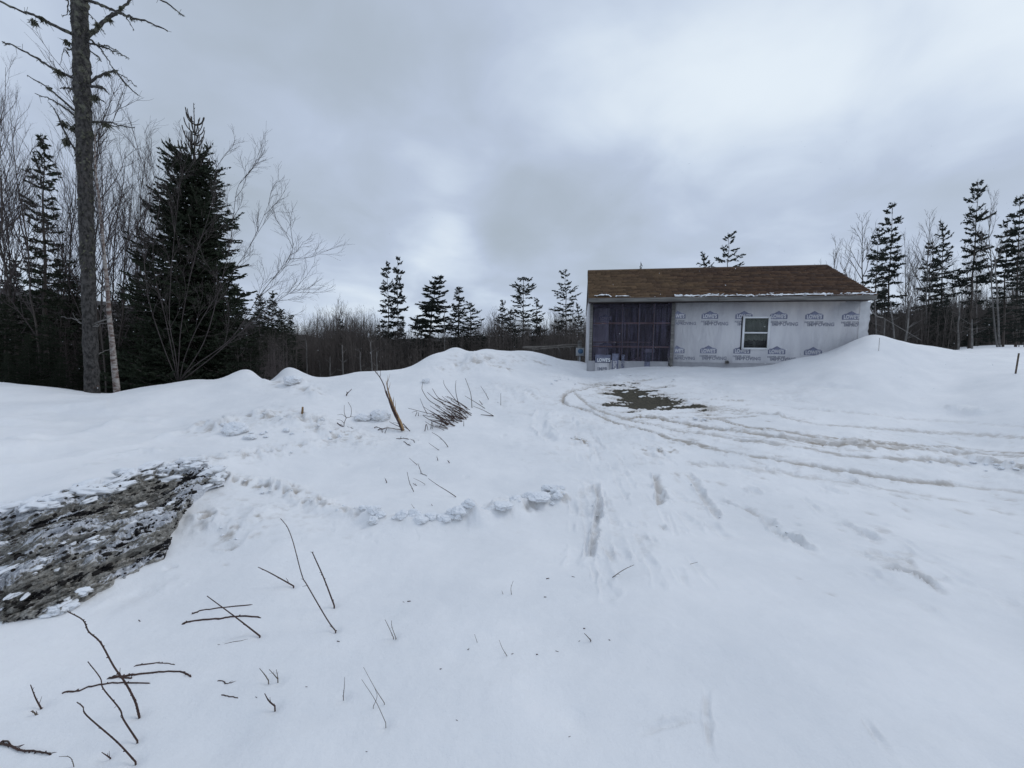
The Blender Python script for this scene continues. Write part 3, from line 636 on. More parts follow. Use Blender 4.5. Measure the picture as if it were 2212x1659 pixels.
# small round pipe vent low on the wall
u, z = on_wall(1569, 782.5); m_ = MB(); an = np.arange(14)*2*PI/14
for r, y_ in ((.055, -.06), (.040, -.062)): pass
v = [(u+.055*math.cos(a), -.02, z+.055*math.sin(a)) for a in an]+[(u+.055*math.cos(a), -.09, z+.055*math.sin(a)) for a in an]+[(u+.038*math.cos(a), -.09, z+.038*math.sin(a)) for a in an]+[(u+.038*math.cos(a), -.03, z+.038*math.sin(a)) for a in an]
m_.add(v, [(i+r*14, (i+1) % 14+r*14, (i+1) % 14+(r+1)*14, i+(r+1)*14) for r in range(3) for i in range(14)]+[tuple(range(42, 56))]); vent = hob('pipe_vent', m_, M_grey)

# porch behind clear corrugated sheets
porch = obj('porch', None, house)
zk = on_wall(1350, 780)[1]; zc = zB-.01
def ub(px, s=0.0): return on_wall(px, 715, s)[0]
m_ = MB(); m_.box((ub(1277)-.05, -.03, Z0-.1), (ub(1277)+.045, .06, zc)); hob('corner_post', m_, M_grey, porch)
m_ = MB(); m_.box((pu-.055, -.05, Z0), (pu+.038, .08, zc)); hob('corner_post', m_, M_grey, porch)
for py, h in ((698, .055), (749, .055)):
    z = on_wall(1360, py)[1]; m_ = MB(); m_.box((ub(1277)+.05, .03, z-h/2), (pu-.06, .068, z+h/2)); hob('rail', m_, simple('rail_wood', (.24, .15, .11), .85, .35, 6, 0, 20, (.3, 1, 1)) , porch)
z = on_wall(1330, 738)[1]; m_ = MB(); m_.box((ub(1279), .45, z-.02), (ub(1412), .50, z+.02)); hob('rail', m_, M_frame, porch)
for px in (1345, 1380, 1413):
    m_ = MB(); m_.box((ub(px)-.02, .07, zk-.1), (ub(px)+.018, .11, zc)); hob('stud', m_, M_frame, porch)
# recess
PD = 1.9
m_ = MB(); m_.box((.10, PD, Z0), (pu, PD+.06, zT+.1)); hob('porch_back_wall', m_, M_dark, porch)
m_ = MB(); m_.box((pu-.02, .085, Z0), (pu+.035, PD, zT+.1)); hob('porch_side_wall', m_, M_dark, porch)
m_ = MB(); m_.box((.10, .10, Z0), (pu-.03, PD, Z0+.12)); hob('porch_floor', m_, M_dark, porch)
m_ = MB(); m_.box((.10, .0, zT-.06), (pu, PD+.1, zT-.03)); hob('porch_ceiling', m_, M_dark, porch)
ua, _ = on_wall(1282, 700, PD-.02); ub_, _ = on_wall(1316, 700, PD-.02)
za = on_wall(1300, 662, PD-.02)[1]
m_ = MB(); m_.box((max(ua, .11), PD-.02, Z0+.2), (ub_, PD-.004, za)); hob('wrapped_panel', m_, M_wrap, porch)
ua2, z2 = on_wall(1308, 687, PD-.03); place_h('logo_badge', Bm, ua2, PD-.028, z2-.1, parent=porch); place_h('logo_lettering', T_low, ua2-BW*.42, PD-.032, z2-.07, parent=porch)
ua2, z2 = on_wall(1308, 747, PD-.03); place_h('logo_badge', Bm, ua2, PD-.028, z2-.1, parent=porch)
# vertical siding boards on the back and far side wall
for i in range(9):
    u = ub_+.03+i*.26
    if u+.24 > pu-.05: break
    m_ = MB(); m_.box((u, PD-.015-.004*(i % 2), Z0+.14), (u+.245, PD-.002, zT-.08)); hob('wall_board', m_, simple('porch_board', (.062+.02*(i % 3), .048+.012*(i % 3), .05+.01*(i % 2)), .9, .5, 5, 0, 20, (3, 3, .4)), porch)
# kick boards wrapped in off-cuts at the foot of the sheets
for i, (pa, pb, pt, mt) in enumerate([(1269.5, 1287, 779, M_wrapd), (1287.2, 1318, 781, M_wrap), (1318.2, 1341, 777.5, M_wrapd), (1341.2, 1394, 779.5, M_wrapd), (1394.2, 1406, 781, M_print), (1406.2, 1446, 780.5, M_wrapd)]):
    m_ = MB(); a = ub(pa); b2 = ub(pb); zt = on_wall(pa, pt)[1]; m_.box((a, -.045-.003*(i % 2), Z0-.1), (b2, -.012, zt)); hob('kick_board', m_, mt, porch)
u, z = on_wall(1303, 776.5); mdb = MB(); mdb.box((u-.27, -.054, z-.11), (u+.24, -.050, z+.16)); hob('logo_badge', mdb, M_print, porch)
T_w2 = T_low.copy(); T_w2.materials.clear(); T_w2.materials.append(M_white)
place_h('logo_lettering', T_w2, u-.20, -.058, z-.075, parent=porch)
T_i2 = fit('IMPR', .34, .12, .004); T_i2.materials.append(M_printg); u, z = on_wall(1290, 800); place_h('printed_words', T_i2, u, -.056, z, parent=porch)
for px, me in ((1331, T_low), (1348, T_imp)):
    mc = me.copy(); mc.materials.clear(); mc.materials.append(M_printw if px == 1331 else M_print); u, z = on_wall(px, 796)
    if px == 1331:
        mdb = MB(); mdb.box((u-.15, -.052, z-.05), (u+.06, -.0495, z+.5)); hob('logo_badge', mdb, M_print, porch)
    o = place_h('logo_lettering', mc, u, -.057, z-.02, -PI/2, porch); o.scale = (.65, 1, 1)
# corrugated sheets
M_cor, t, b = new_mat('clear_corrugated_plastic'); t.nodes.remove(b)
tr = t.nodes.new('ShaderNodeBsdfTransparent'); tr.inputs[0].default_value = (.84, .80, .90, 1)
gl = t.nodes.new('ShaderNodeBsdfGlossy'); gl.inputs['Roughness'].default_value = .22; gl.inputs[0].default_value = (.75, .74, .85, 1)
df_ = t.nodes.new('ShaderNodeBsdfDiffuse'); df_.inputs[0].default_value = (.22, .20, .30, 1)
m1 = t.nodes.new('ShaderNodeMixShader'); tcc = t.nodes.new('ShaderNodeTexCoord'); mpp = t.nodes.new('ShaderNodeMapping'); mpp.inputs['Scale'].default_value = (14, 1, .6); t.links.new(tcc.outputs['Object'], mpp.inputs[0]); t.links.new(math_(t, 'MULTIPLY', ramp(t, noise(t, mpp.outputs[0], 1.6, 4, .6), .40, .72), .36), m1.inputs[0]); t.links.new(tr.outputs[0], m1.inputs[1]); t.links.new(df_.outputs[0], m1.inputs[2])  # pale vertical streaks painted in for light caught on the ribs
m2 = t.nodes.new('ShaderNodeMixShader'); fz = t.nodes.new('ShaderNodeFresnel'); fz.inputs[0].default_value = 1.5; t.links.new(fz.outputs[0], m2.inputs[0])
t.links.new(m1.outputs[0], m2.inputs[1]); t.links.new(gl.outputs[0], m2.inputs[2])
t.links.new(m2.outputs[0], t.nodes['Material Output'].inputs[0])
cuts = [1277.5, 1312, 1345, 1380, 1413, 1449.5]
for i in range(5):
    ua, ub2 = ub(cuts[i])+(.05 if i == 0 else -.02), ub(cuts[i+1]); n = int((ub2-ua)/.068*10); us = np.linspace(ua, ub2, n)
    y_ = -.016-.006*i % .012*0-.013*np.sin(us/.068*2*PI)-(.004 if i % 2 else 0)
    v = [(us[k], y_[k]-.004, zz_) for zz_ in (zk-.05, zc) for k in range(n)]
    m_ = MB(); m_.add(v, [(k, k+1, n+k+1, n+k) for k in range(n-1)]); me = m_.mesh('corrugated_sheet', M_cor, True); hob('corrugated_sheet', me, None, porch)
for px in cuts[1:5]:                   # pale edge where two sheets lap
    m_ = MB(); u = ub(px); m_.box((u-.008, -.036, zk-.03), (u+.004, -.032, zc-.02)); hob('sheet_lap', m_, simple('lap_edge', (.11, .11, .14), .4), porch)
# a thin slat lying against the post
m_ = MB(); u = pu-.10; m_.tube([(u-.02, -.08, on_wall(1448, 772)[1]), (u+.05, -.16, on_wall(1450, 792)[1])], .012, 4); hob('loose_slat', m_, M_grey, porch)

# belongings in the porch, each a thing
def inh(u, s, z): p = HM @ Vector((u, s, z)); return p
def hplace(o): o.matrix_world = HM @ o.matrix_world
def rounded(mb, a, b2, taper=.06):
    (x0, y0, z0), (x1, y1, z1) = a, b2; tx = (x1-x0)*taper; ty = (y1-y0)*taper; r = .18*min(x1-x0, y1-y0); v = []
    def ring(x0, x1, y0, y1, z): return [(x0+r, y0, z), (x1-r, y0, z), (x1, y0+r, z), (x1, y1-r, z), (x1-r, y1, z), (x0+r, y1, z), (x0, y1-r, z), (x0, y0+r, z)]
    v = ring(x0+tx, x1-tx, y0+ty, y1-ty, z0)+ring(x0, x1, y0, y1, z1)
    mb.add(v, [(i, (i+1) % 8, 8+(i+1) % 8, 8+i) for i in range(8)]+[tuple(range(8))[::-1], tuple(range(8, 16))])
def pbin(px, py0, py1, wd, s, cb_, cl, label, cat, name):
    u, zt = on_wall(px, py0, s); _, zb_ = on_wall(px, py1, s); r = thing(name, label, cat, inh(u, s, Z0+.12)); r.rotation_euler = (0, 0, math.atan2(ux[1], ux[0]))
    h = zt-(Z0+.12); m_ = MB(); rounded(m_, (-wd/2, -.2, 0), (wd/2, .2, h*.88)); obj('body', m_.mesh('body', cb_), r)
    m_ = MB(); rounded(m_, (-wd/2-.02, -.22, h*.88+.002), (wd/2+.02, .22, h), -.03); obj('lid', m_.mesh('lid', cl), r)
    return r
pbin(1303, 769, 790, .62, .55, M_black, simple('dull_lid', (.20, .22, .20), .6, .3, 8), 'dark storage bin with pale lid in left end of porch', 'bin', 'storage_bin')
pbin(1402, 754, 790, .26, .5, simple('dark_blue_green', (.03, .06, .07), .5, .3, 6), simple('pale_lid', (.35, .38, .40), .5, .2, 6), 'narrow dark container with pale top at right in porch', 'container', 'tall_container')
u, zt = on_wall(1376, 774, .7); m_ = MB(); nn = 12; v = []
for i in range(nn):
    for j in range(nn):
        a = (i/(nn-1)-.5)*2; b_ = (j/(nn-1)-.5)*2; k = max(0, 1-a*a)*max(0, 1-b_*b_)**.5; v.append((a*.42, b_*.3, (zt-Z0-.1)*k**.6*(1+.12*math.sin(9*a+3*b_))))
m_.add(v, [(i*nn+j, (i+1)*nn+j, (i+1)*nn+j+1, i*nn+j+1) for i in range(nn-1) for j in range(nn-1)])
o = obj('folded_tarp', m_.mesh('folded_tarp', simple('pinkish_tarp', (.28, .22, .23), .8, .4, 6), True), None, 'crumpled pinkish grey tarp heaped on porch floor behind the plastic sheets', 'tarp', loc=inh(u, .7, Z0+.12)); o.rotation_euler = (0, 0, math.atan2(ux[1], ux[0]))

# snow lying on the roof edge
def roof_snow(name, u0, u1, k0, k1, thr, sc, label, seed, tongue=True, hgt=.035):
    nu = int((u1-u0)/.02)+2; nk = int((k1-k0)/.014)+2; U, K = np.meshgrid(np.linspace(u0, u1, nu), np.linspace(k0, k1, nk))
    e = (K-k0)/(k1-k0)
    if tongue: m = fbm2(U*sc*1.9-K*6, K*sc*6, 4, seed, .7)*2.2+.50-e*1.45+.35*fbm2(U*1.4, K*0, 2, seed+3)
    else:
        c = (U-u0)/(u1-u0); m = 1-((c-.42)/.5)**2-(e/.95)**2*(1.2+c)+fbm2(U*9, K*9, 3, seed)*.5
    hh = np.clip(m-thr, 0, .5)/.5
    L = math.hypot(S_-OV, zR-zT); c_ = (S_-OV)/L; s_ = (zR-zT)/L; lift = .008+hh**.5*hgt*(1+.4*fbm2(U*14, K*14, 3, seed+1))
    VV = np.stack([U, OV+K*c_-lift*s_, zT+K*s_+lift*c_], -1)
    keep = (m > thr); idx = np.arange(nu*nk).reshape(nk, nu); kf = keep[:-1, :-1] | keep[1:, 1:]
    q = np.stack([idx[:-1, :-1], idx[:-1, 1:], idx[1:, 1:], idx[1:, :-1]], -1)[kf]
    used = np.unique(q); mpn = np.zeros(nu*nk, int); mpn[used] = np.arange(len(used)); mb = MB(); mb.add(VV.reshape(-1, 3)[used], [tuple(r) for r in mpn[q]])
    o = obj(name, mb.mesh(name, M_rsnow, True), None, label, 'snow'); o.matrix_world = HM
M_rsnow = simple('roof_snow', (.80, .83, .87), .6, .05, 5, .2, 30)
ru0 = on_wall(1458, 640, OV)[0]; ru1 = uR-.03
roof_snow('roof_snow', ru0, ru1, -.035, .20, .02, 3.2, 'broken strip of snow along the eave above the windowed wall', 2)
a_ = on_wall(1284, 636, OV)[0]; roof_snow('roof_snow', a_, a_+.60, .0, .26, .1, 3, 'larger white snow patch at left end of the eave', 5, False, .08)
a_ = on_wall(1330, 636, OV)[0]; roof_snow('roof_snow', a_, a_+.58, .0, .16, .1, 3, 'flatter snow patch on the eave, second from left roof corner', 8, False, .05)

# rope from the right eave, meter on its post, log rail
p0 = P(1876, 661, 11.9); p1 = P(1907, 686, 13.6); m_ = MB(); pts = [p0+(p1-p0)*t_-np.array([0, 0, .10*math.sin(PI*t_)]) for t_ in np.linspace(0, 1, 8)]; m_.tube(pts, .018, 5)
p2 = P(1990, 735, 17.0); pts = [p1+(p2-p1)*t_ for t_ in np.linspace(0, 1, 5)]; m_.tube(pts, .010, 4)
obj('rope', m_.mesh('rope', M_pale), None, 'pale rope running down from the right end of the house eave', 'rope')
pc = P(1252, 760, 14.6); g_ = H0([pc[0]], [pc[1]])[0]
mt = thing('electric_meter', 'grey electric meter with round dial on a post left of house', 'electric meter', (pc[0], pc[1], g_-.2))
zz = pc[2]-g_+.2
m_ = MB(); m_.box((-.06, -.04, 0), (.06, .08, zz+.34)); obj('post', m_.mesh('post', M_grey), mt)
m_ = MB(); rounded(m_, (-.15, -.16, zz-.15), (.15, -.045, zz+.15), 0); obj('meter_box', m_.mesh('meter_box', simple('grey_box', (.30, .32, .34), .5, .1)), mt)
m_ = MB(); v = [(.095*math.cos(a)*k, y_, zz+.02+.095*math.sin(a)*k) for k, y_ in ((1, -.162), (1, -.22), (.8, -.25)) for a in an]
m_.add(v, [(i+r*14, (i+1) % 14+r*14, (i+1) % 14+(r+1)*14, i+(r+1)*14) for r in range(2) for i in range(14)]+[tuple(range(28, 42))]); obj('dial_glass', m_.mesh('dial_glass', simple('dial', (.06, .12, .20), .15, .2)), mt)
m_ = MB(); m_.tube([(0, -.10, 0), (0, -.10, zz-.15)], .03, 8); obj('conduit', m_.mesh('conduit', simple('conduit', (.28, .29, .31), .5, .1)), mt)
m_ = MB(); m_.tube([(0, 0, zz+.341), (0, 0, zz+.42)], [.11, .05], 8); obj('cap', m_.mesh('cap', M_pale), mt)
lf = thing('log_rail', 'grey weathered log rail on short posts left of the house', 'rail', P(1190, 770, 16.5)); off = P(1190, 770, 16.5)
rl = random.Random(2)
for (xa, ya, xb, yb, r_) in [(1130, 751, 1258, 744, .045), (1140, 752.5, 1250, 748, .035), (1150, 756, 1205, 750, .03)]:
    m_ = MB(); a = P(xa, ya, 17.2)-off; b2 = P(xb, yb, 15.8)-off; m_.tube([a+(b2-a)*t_+np.array([0, 0, rl.uniform(-.015, .015)]) for t_ in np.linspace(0, 1, 7)], [r_*(1.1-.4*t_) for t_ in np.linspace(0, 1, 7)], 6); obj('log', m_.mesh('log', simple('log_grey', (.17, .155, .14), .9, .4, 5)), lf)
for px, Y_ in ((1197, 16.5), (1166, 16.8), (1240, 16.0)):
    m_ = MB(); a = P(px, 748, Y_)-off; m_.tube([a, a-np.array([0, 0, 1.4])], .05, 6); obj('post', m_.mesh('post', M_bark), lf)
for px, pb in ((1205, 770), (1228, 758), (1213, 756)):
    m_ = MB(); a = P(px, 749, 16.3)-off; b2 = P(px+5, pb, 16.2)-off; m_.tube([a, (a+b2)/2+np.array([.04, 0, 0]), b2], .012, 4); obj('hanging_twig', m_.mesh('hanging_twig', M_pale), lf)

# ---------------------------------------------------------------- trees
def rvec(r, s=1.0): return np.array([r.gauss(0, s), r.gauss(0, s), r.gauss(0, s)])
def nrm(v): return v/(np.linalg.norm(v)+1e-9)
def bare(seed, H=1.0, nb=22, sub=6, tw=4, spread=.42, start=.3, rise=.75, rad=.011, sides=3, thin=1.0, curve=.5, mult=1):
    """bare broadleaf of height H (unit); returns trunk and crown collectors"""
    r = random.Random(seed); tr = MB(); cr = MB(); n = 12; pts = []; x = y = 0
    lx, ly = r.gauss(0, .02), r.gauss(0, .02)
    for i in range(n):
        t = i/(n-1); x += r.gauss(0, .007)+lx*t*.3; y += r.gauss(0, .007)+ly*t*.3; pts.append((x*H, y*H, t*H))
    pts = np.array(pts); rd = np.array([rad*H*(1-.9*i/(n-1)) for i in range(n)]); tr.tube(pts, rd, 5)
    def at(t): k = t*(n-1); i = min(int(k), n-2); return pts[i]+(pts[i+1]-pts[i])*(k-i)
    def grow(p, d, L, ra, lvl):
        m = 4 if lvl < 2 else 3 if lvl < 3 else 2; q = [p]; dd = d
        for i in range(m): dd = nrm(dd+rvec(r, .10+.04*lvl)+np.array([0, 0, curve*.16])); q.append(q[-1]+dd*L/m)
        q = np.array(q); cr.tube(q, np.linspace(ra, ra*.35, len(q)), sides, False)
        if lvl >= 3: return
        cnt = (sub, tw, 2)[lvl-1] if lvl-1 < 3 else 0
        if lvl == 3: return
        for j in range(cnt):
            f = .25+.75*(j+r.random())/cnt; k = f*m; i = min(int(k), m-1); pp = q[i]+(q[i+1]-q[i])*(k-i); bd = nrm(q[i+1]-q[i])
            side = nrm(np.cross(bd, rvec(r))); grow(pp, nrm(bd*.75+side*r.uniform(.45, .8)+np.array([0, 0, .15])), L*r.uniform(.35, .55)*(1.15-f*.4), ra*.5, lvl+1)
    for b_ in range(nb):
        t = start+(1-start)*(b_+r.random())/nb; a = r.uniform(0, 2*PI); 
        d = nrm(np.array([math.cos(a), math.sin(a), rise*r.uniform(.7, 1.5)])); L = H*spread*(1.05-t)*r.uniform(.7, 1.15)+.04*H
        grow(at(min(t, .99)), d, L, rad*H*(1-.85*t)*.5*thin, 1)
    return tr, cr
def spruce(seed, H=1.0, R=.16, base=.12, nwh=26, per=7, droop=.25, uplift=.4, gap=.0, tuft=0.0, needle=.022, step=.035, twn=7, tris=5, lean=0.0, top_shoots=False, rad=.014, shape=1.0, rag=.25, wid=.35):
    """conifer: whorls of limbs, side twigs, needle sprays along every twig"""
    r = random.Random(seed); tr = MB(); lb = MB(); n = 10
    pts = np.array([(lean*H*(i/(n-1))**2+r.gauss(0, .003)*H, r.gauss(0, .003)*H, H*i/(n-1)) for i in range(n)]); tr.tube(pts, [rad*H*(1-.93*i/(n-1)) for i in range(n)], 5)
    NV_ = []
    def spray(a, b_, w_, cnt):
        ax = b_-a; L = np.linalg.norm(ax)+1e-9; ax = ax/L; s1 = nrm(np.cross(ax, (0.1, .2, 1))); s2 = np.cross(ax, s1)
        for k in range(cnt):
            t = (k+r.random())/cnt; p = a+(b_-a)*t; an_ = r.uniform(0, 2*PI); s = s1*math.cos(an_)+s2*math.sin(an_)*.6; tip = p+ax*w_*.9+s*w_*(1-.3*t); q = np.cross(ax, s)*w_*wid
            NV_.append((p-q, p+q, tip))
    def at(t): k = t*(n-1); i = min(int(k), n-2); return pts[i]+(pts[i+1]-pts[i])*(k-i)
    for w_ in range(nwh):
        t = base+(1-base)*((w_+.5*r.random())/nwh)**.92
        if t > (.81 if top_shoots else .985): continue
        env = R*H*((1-t)/(1-base))**(.8*shape)*(1 if t > base+.08 else .75)+.012*H
        bias = r.uniform(0, 2*PI); wl = r.uniform(1-rag, 1+rag*.6)
        for k in range(per):
            if r.random() < gap: continue
            a = bias+2*PI*k/per+r.gauss(0, .25); L = env*wl*r.uniform(.65, 1.1); m = 5; q = [at(t)]
            for i in range(m):
                s = (i+.5)/m; el = -droop*(1-t*.9)*(1.0-s*.6)+uplift*(s**1.5)+(t-.5)*.55*(1 if t > .5 else .2)
                q.append(q[-1]+np.array([math.cos(a)*math.cos(el), math.sin(a)*math.cos(el), math.sin(el)])*L/m+rvec(r, .006*H*R*4))
            q = np.array(q); lb.tube(q, np.linspace(.0042*H*(1.1-t), .0012*H, m+1), 3, False)
            cnt = max(2, int(twn*L/(R*H)+1.5))
            for j in range(cnt):
                f = max(tuft, .12)+(1-max(tuft, .12))*(j+r.random())/cnt; kk = f*m; i = min(int(kk), m-1); p = q[i]+(q[i+1]-q[i])*(kk-i); bd = nrm(q[i+1]-q[i]); sd = np.array([-bd[1], bd[0], 0])*(1 if j % 2 else -1)
                tl = L*r.uniform(.22, .42)*(1.15-f*.6)+.01*H; e = p+nrm(bd*.8+sd*r.uniform(.5, 1.1)+np.array([0, 0, r.uniform(-.35, .15)]))*tl
                spray(p, e, needle*H, max(2, int(tl/(step*H)*tris)))
            spray(q[int(m*max(tuft, .1))], q[-1], needle*H, int(L/(step*H)*tris*.8)+2)
            spray(q[-2], q[-1]+(q[-1]-q[-2])*.3, needle*H*.9, tris)
    spray(at(.93), at(.999), needle*H*.8, 10)
    if top_shoots: # young leader with upcurved candles
        for k in range(66):
            t = [.75, .78, .81, .84, .87, .905, .935][k % 7]+r.uniform(-.005, .005); a = r.uniform(0, 2*PI); q = [at(t)]; L = H*(1-t)*.24+.034*H
            for i in range(6):
                el = .05+1.4*((i+.5)/6)**.8; q.append(q[-1]+np.array([math.cos(a)*math.cos(el), math.sin(a)*math.cos(el), math.sin(el)])*L/6)
            q = np.array(q); lb.tube(q, .0018*H, 4, True)
            for i in range(6): spray(q[i], q[i+1], needle*H*.42, 6)
    nv = np.array(NV_).reshape(-1, 3); nd_ = MB(); nd_.v = [nv]; nd_.n = len(nv); nd_.f = [(i, i+1, i+2) for i in range(0, len(nv), 3)]
    return tr, lb, nd_
class Kind:
    def __init__(s, name, parts, cat, H=1.0, top=None): s.name = name; s.parts = parts; s.cat = cat; s.H = H; s.top = top if top is not None else Vector((0, 0, H))
def kind_bare(name, mt, mtw, **kw):
    tr, cr = bare(**kw); return Kind(name, [('trunk', tr.mesh('trunk', mt)), ('crown', cr.mesh('crown', mtw))], 'tree', kw.get('H', 1.0))
def kind_spruce(name, mn=None, mt=None, **kw):
    tr, lb, nd_ = spruce(**kw); mn = mn or M_needle; mt = mt or M_bark
    return Kind(name, [('trunk', tr.mesh('trunk', mt)), ('limbs', lb.mesh('limbs', mt)), ('crown', nd_.mesh('crown', mn))], 'tree', 1.0, Vector((kw.get('lean', 0), 0, 1)))
def plant(kd, base, apex, label, group=None, wide=1.0, rot=None):
    base = Vector(base); apex = Vector(apex); d = apex-base; H = d.length; zl = kd.top.normalized()
    q = zl.rotation_difference(d.normalized()); rz = Matrix.Rotation(0 if rot is None else rot, 4, 'Z') if kd.top.x == 0 else Matrix.Identity(4)
    r = thing(kd.name, label, kd.cat, base, group)
    r.matrix_world = Matrix.Translation(base) @ q.to_matrix().to_4x4() @ rz @ Matrix.Diagonal((H*wide, H*wide, H/kd.top.length, 1))
    for nm, me in kd.parts: obj(nm, me, r)
    return r
def basept(px, py_guess, Y, sink=.1):
    p = P(px, py_guess, Y); g_ = H0([p[0]], [p[1]])[0]; return np.array([p[0], p[1], g_-sink])
R_ = random.Random(21)
def at_px(kd, ax, ay, bx, by, Y, label, group=None, wide=1.0, dY=0.0):
    wide *= math.cos(math.atan((ax-CX)/F))**.9
    return plant(kd, basept(bx, by, Y), P(ax, ay, Y+dY), label, group, wide, R_.uniform(0, 6.28))

# kinds
SP_dense = [kind_spruce('spruce_tree', seed=s, R=.24, base=.06, nwh=30, per=8, droop=.45, uplift=.35, needle=.014, step=.030, twn=8, tris=6, gap=.1, rag=.3) for s in (1, 2)]
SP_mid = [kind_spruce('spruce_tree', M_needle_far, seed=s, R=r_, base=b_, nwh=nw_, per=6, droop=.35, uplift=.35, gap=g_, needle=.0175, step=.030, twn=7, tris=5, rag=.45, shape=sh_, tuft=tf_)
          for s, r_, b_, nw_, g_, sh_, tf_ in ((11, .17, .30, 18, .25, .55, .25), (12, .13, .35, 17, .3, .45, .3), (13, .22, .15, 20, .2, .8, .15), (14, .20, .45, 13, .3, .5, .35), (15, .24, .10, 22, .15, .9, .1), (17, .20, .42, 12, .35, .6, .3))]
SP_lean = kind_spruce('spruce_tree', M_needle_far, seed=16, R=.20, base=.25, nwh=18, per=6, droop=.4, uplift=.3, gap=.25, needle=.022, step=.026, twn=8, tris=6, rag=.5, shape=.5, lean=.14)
BR_near = [kind_bare('bare_tree', M_bark, M_twig, seed=s, nb=20, sub=6, tw=4, spread=.40, start=.22, rise=1.6, rad=.0048, curve=1.1, thin=1.25) for s in (31, 32, 33)]
BR_mid = [kind_bare('bare_tree', M_pale, M_twig2, seed=s, nb=15, sub=5, tw=4, spread=.40, start=.42, rise=1.25, rad=.0085, curve=.9, thin=1.5) for s in (41, 42)]
BR_far = [kind_bare('bare_tree', M_twig2, M_twig2, seed=s, nb=18, sub=6, tw=4, spread=.40, start=.30, rise=1.2, rad=.008, curve=.8) for s in (51, 52, 53, 54)]

# --- the big lichen hung trunk at the left
YB = 8.0
tb = basept(200, 848, YB, .15); big = thing('dead_spruce', 'tall lichen covered conifer trunk with bare snapped limbs, by the left edge', 'tree', tb)
nr, ns = 420, 40; zt_ = 13.0; V = np.zeros((nr, ns, 3))
cpx = [(P(199.5, 848, YB)-tb), (P(194, 700, YB)-tb), (P(187, 500, YB)-tb), (P(180, 250, YB)-tb), (P(171, 0, YB)-tb)]
ch = [c[2] for c in cpx]; cxx = [c[0] for c in cpx]
for i in range(nr):
    z = -.2+zt_*i/(nr-1); x0 = np.interp(z, ch, cxx); ra = np.interp(z, [0, .4, 3, 6, 9, 13], [.125, .118, .112, .122, .124, .09])
    a = np.arange(ns)*2*PI/ns; V[i, :, 0] = x0+ra*np.cos(a); V[i, :, 1] = ra*np.sin(a); V[i, :, 2] = z
disp = fbm3(V*np.array([1, 1, .45]), 18, 4, 3)*.022-.006+fbm3(V, 5, 3, 9)*.012
disp += np.clip(fbm3(V, 9, 3, 29)*2-.15, 0, 1)*.03*np.clip((V[..., 2:3][..., 0]-2.5)/3, 0, 1)
cen = V.mean(1, keepdims=True); dirv = V-cen; dirv[..., 2] = 0; dirv /= np.linalg.norm(dirv, axis=-1, keepdims=True)
V += dirv*disp[..., None]
M_tb, t, b = new_mat('lichen_bark'); b.inputs['Roughness'].default_value = .95; g = t.nodes.new('ShaderNodeTexCoord'); v = g.outputs['Object']
mp = t.nodes.new('ShaderNodeMapping'); mp.inputs['Scale'].default_value = (1, 1, .5); t.links.new(v, mp.inputs[0]); spz = t.nodes.new('ShaderNodeSeparateXYZ'); t.links.new(v, spz.inputs[0])
bk_ = mixc(t, ramp(t, noise(t, mp.outputs[0], 22, 6, .7), .35, .65), (.012, .011, .010), (.075, .069, .065))
lm = math_(t, 'ADD', noise(t, v, 8, 5, .65), math_(t, 'MULTIPLY', math_(t, 'SUBTRACT', spz.outputs[2], 4.0), .028, None, False))
lm = ramp(t, lm, .60, .70)
c_ = mixc(t, math_(t, 'MULTIPLY', lm, .75), bk_, (.135, .135, .10)); red = ramp(t, math_(t, 'ADD', noise(t, v, 9, 3), math_(t, 'MULTIPLY', spz.outputs[2], -.35)), .45, .7)
t.links.new(mixc(t, math_(t, 'MULTIPLY', red, .4), c_, (.20, .10, .07)), b.inputs['Base Color'])
bn = t.nodes.new('ShaderNodeBump'); bn.inputs['Strength'].default_value = .7; bn.inputs['Distance'].default_value = .02; t.links.new(noise(t, mp.outputs[0], 45, 5, .7), bn.inputs['Height']); t.links.new(bn.outputs[0], b.inputs['Normal'])
obj('trunk', grid_mesh('trunk', V, nr, ns, M_tb, None, True, True), big)
def z4(pts): return [(x*.2668, y*.2668) for x, y in pts]
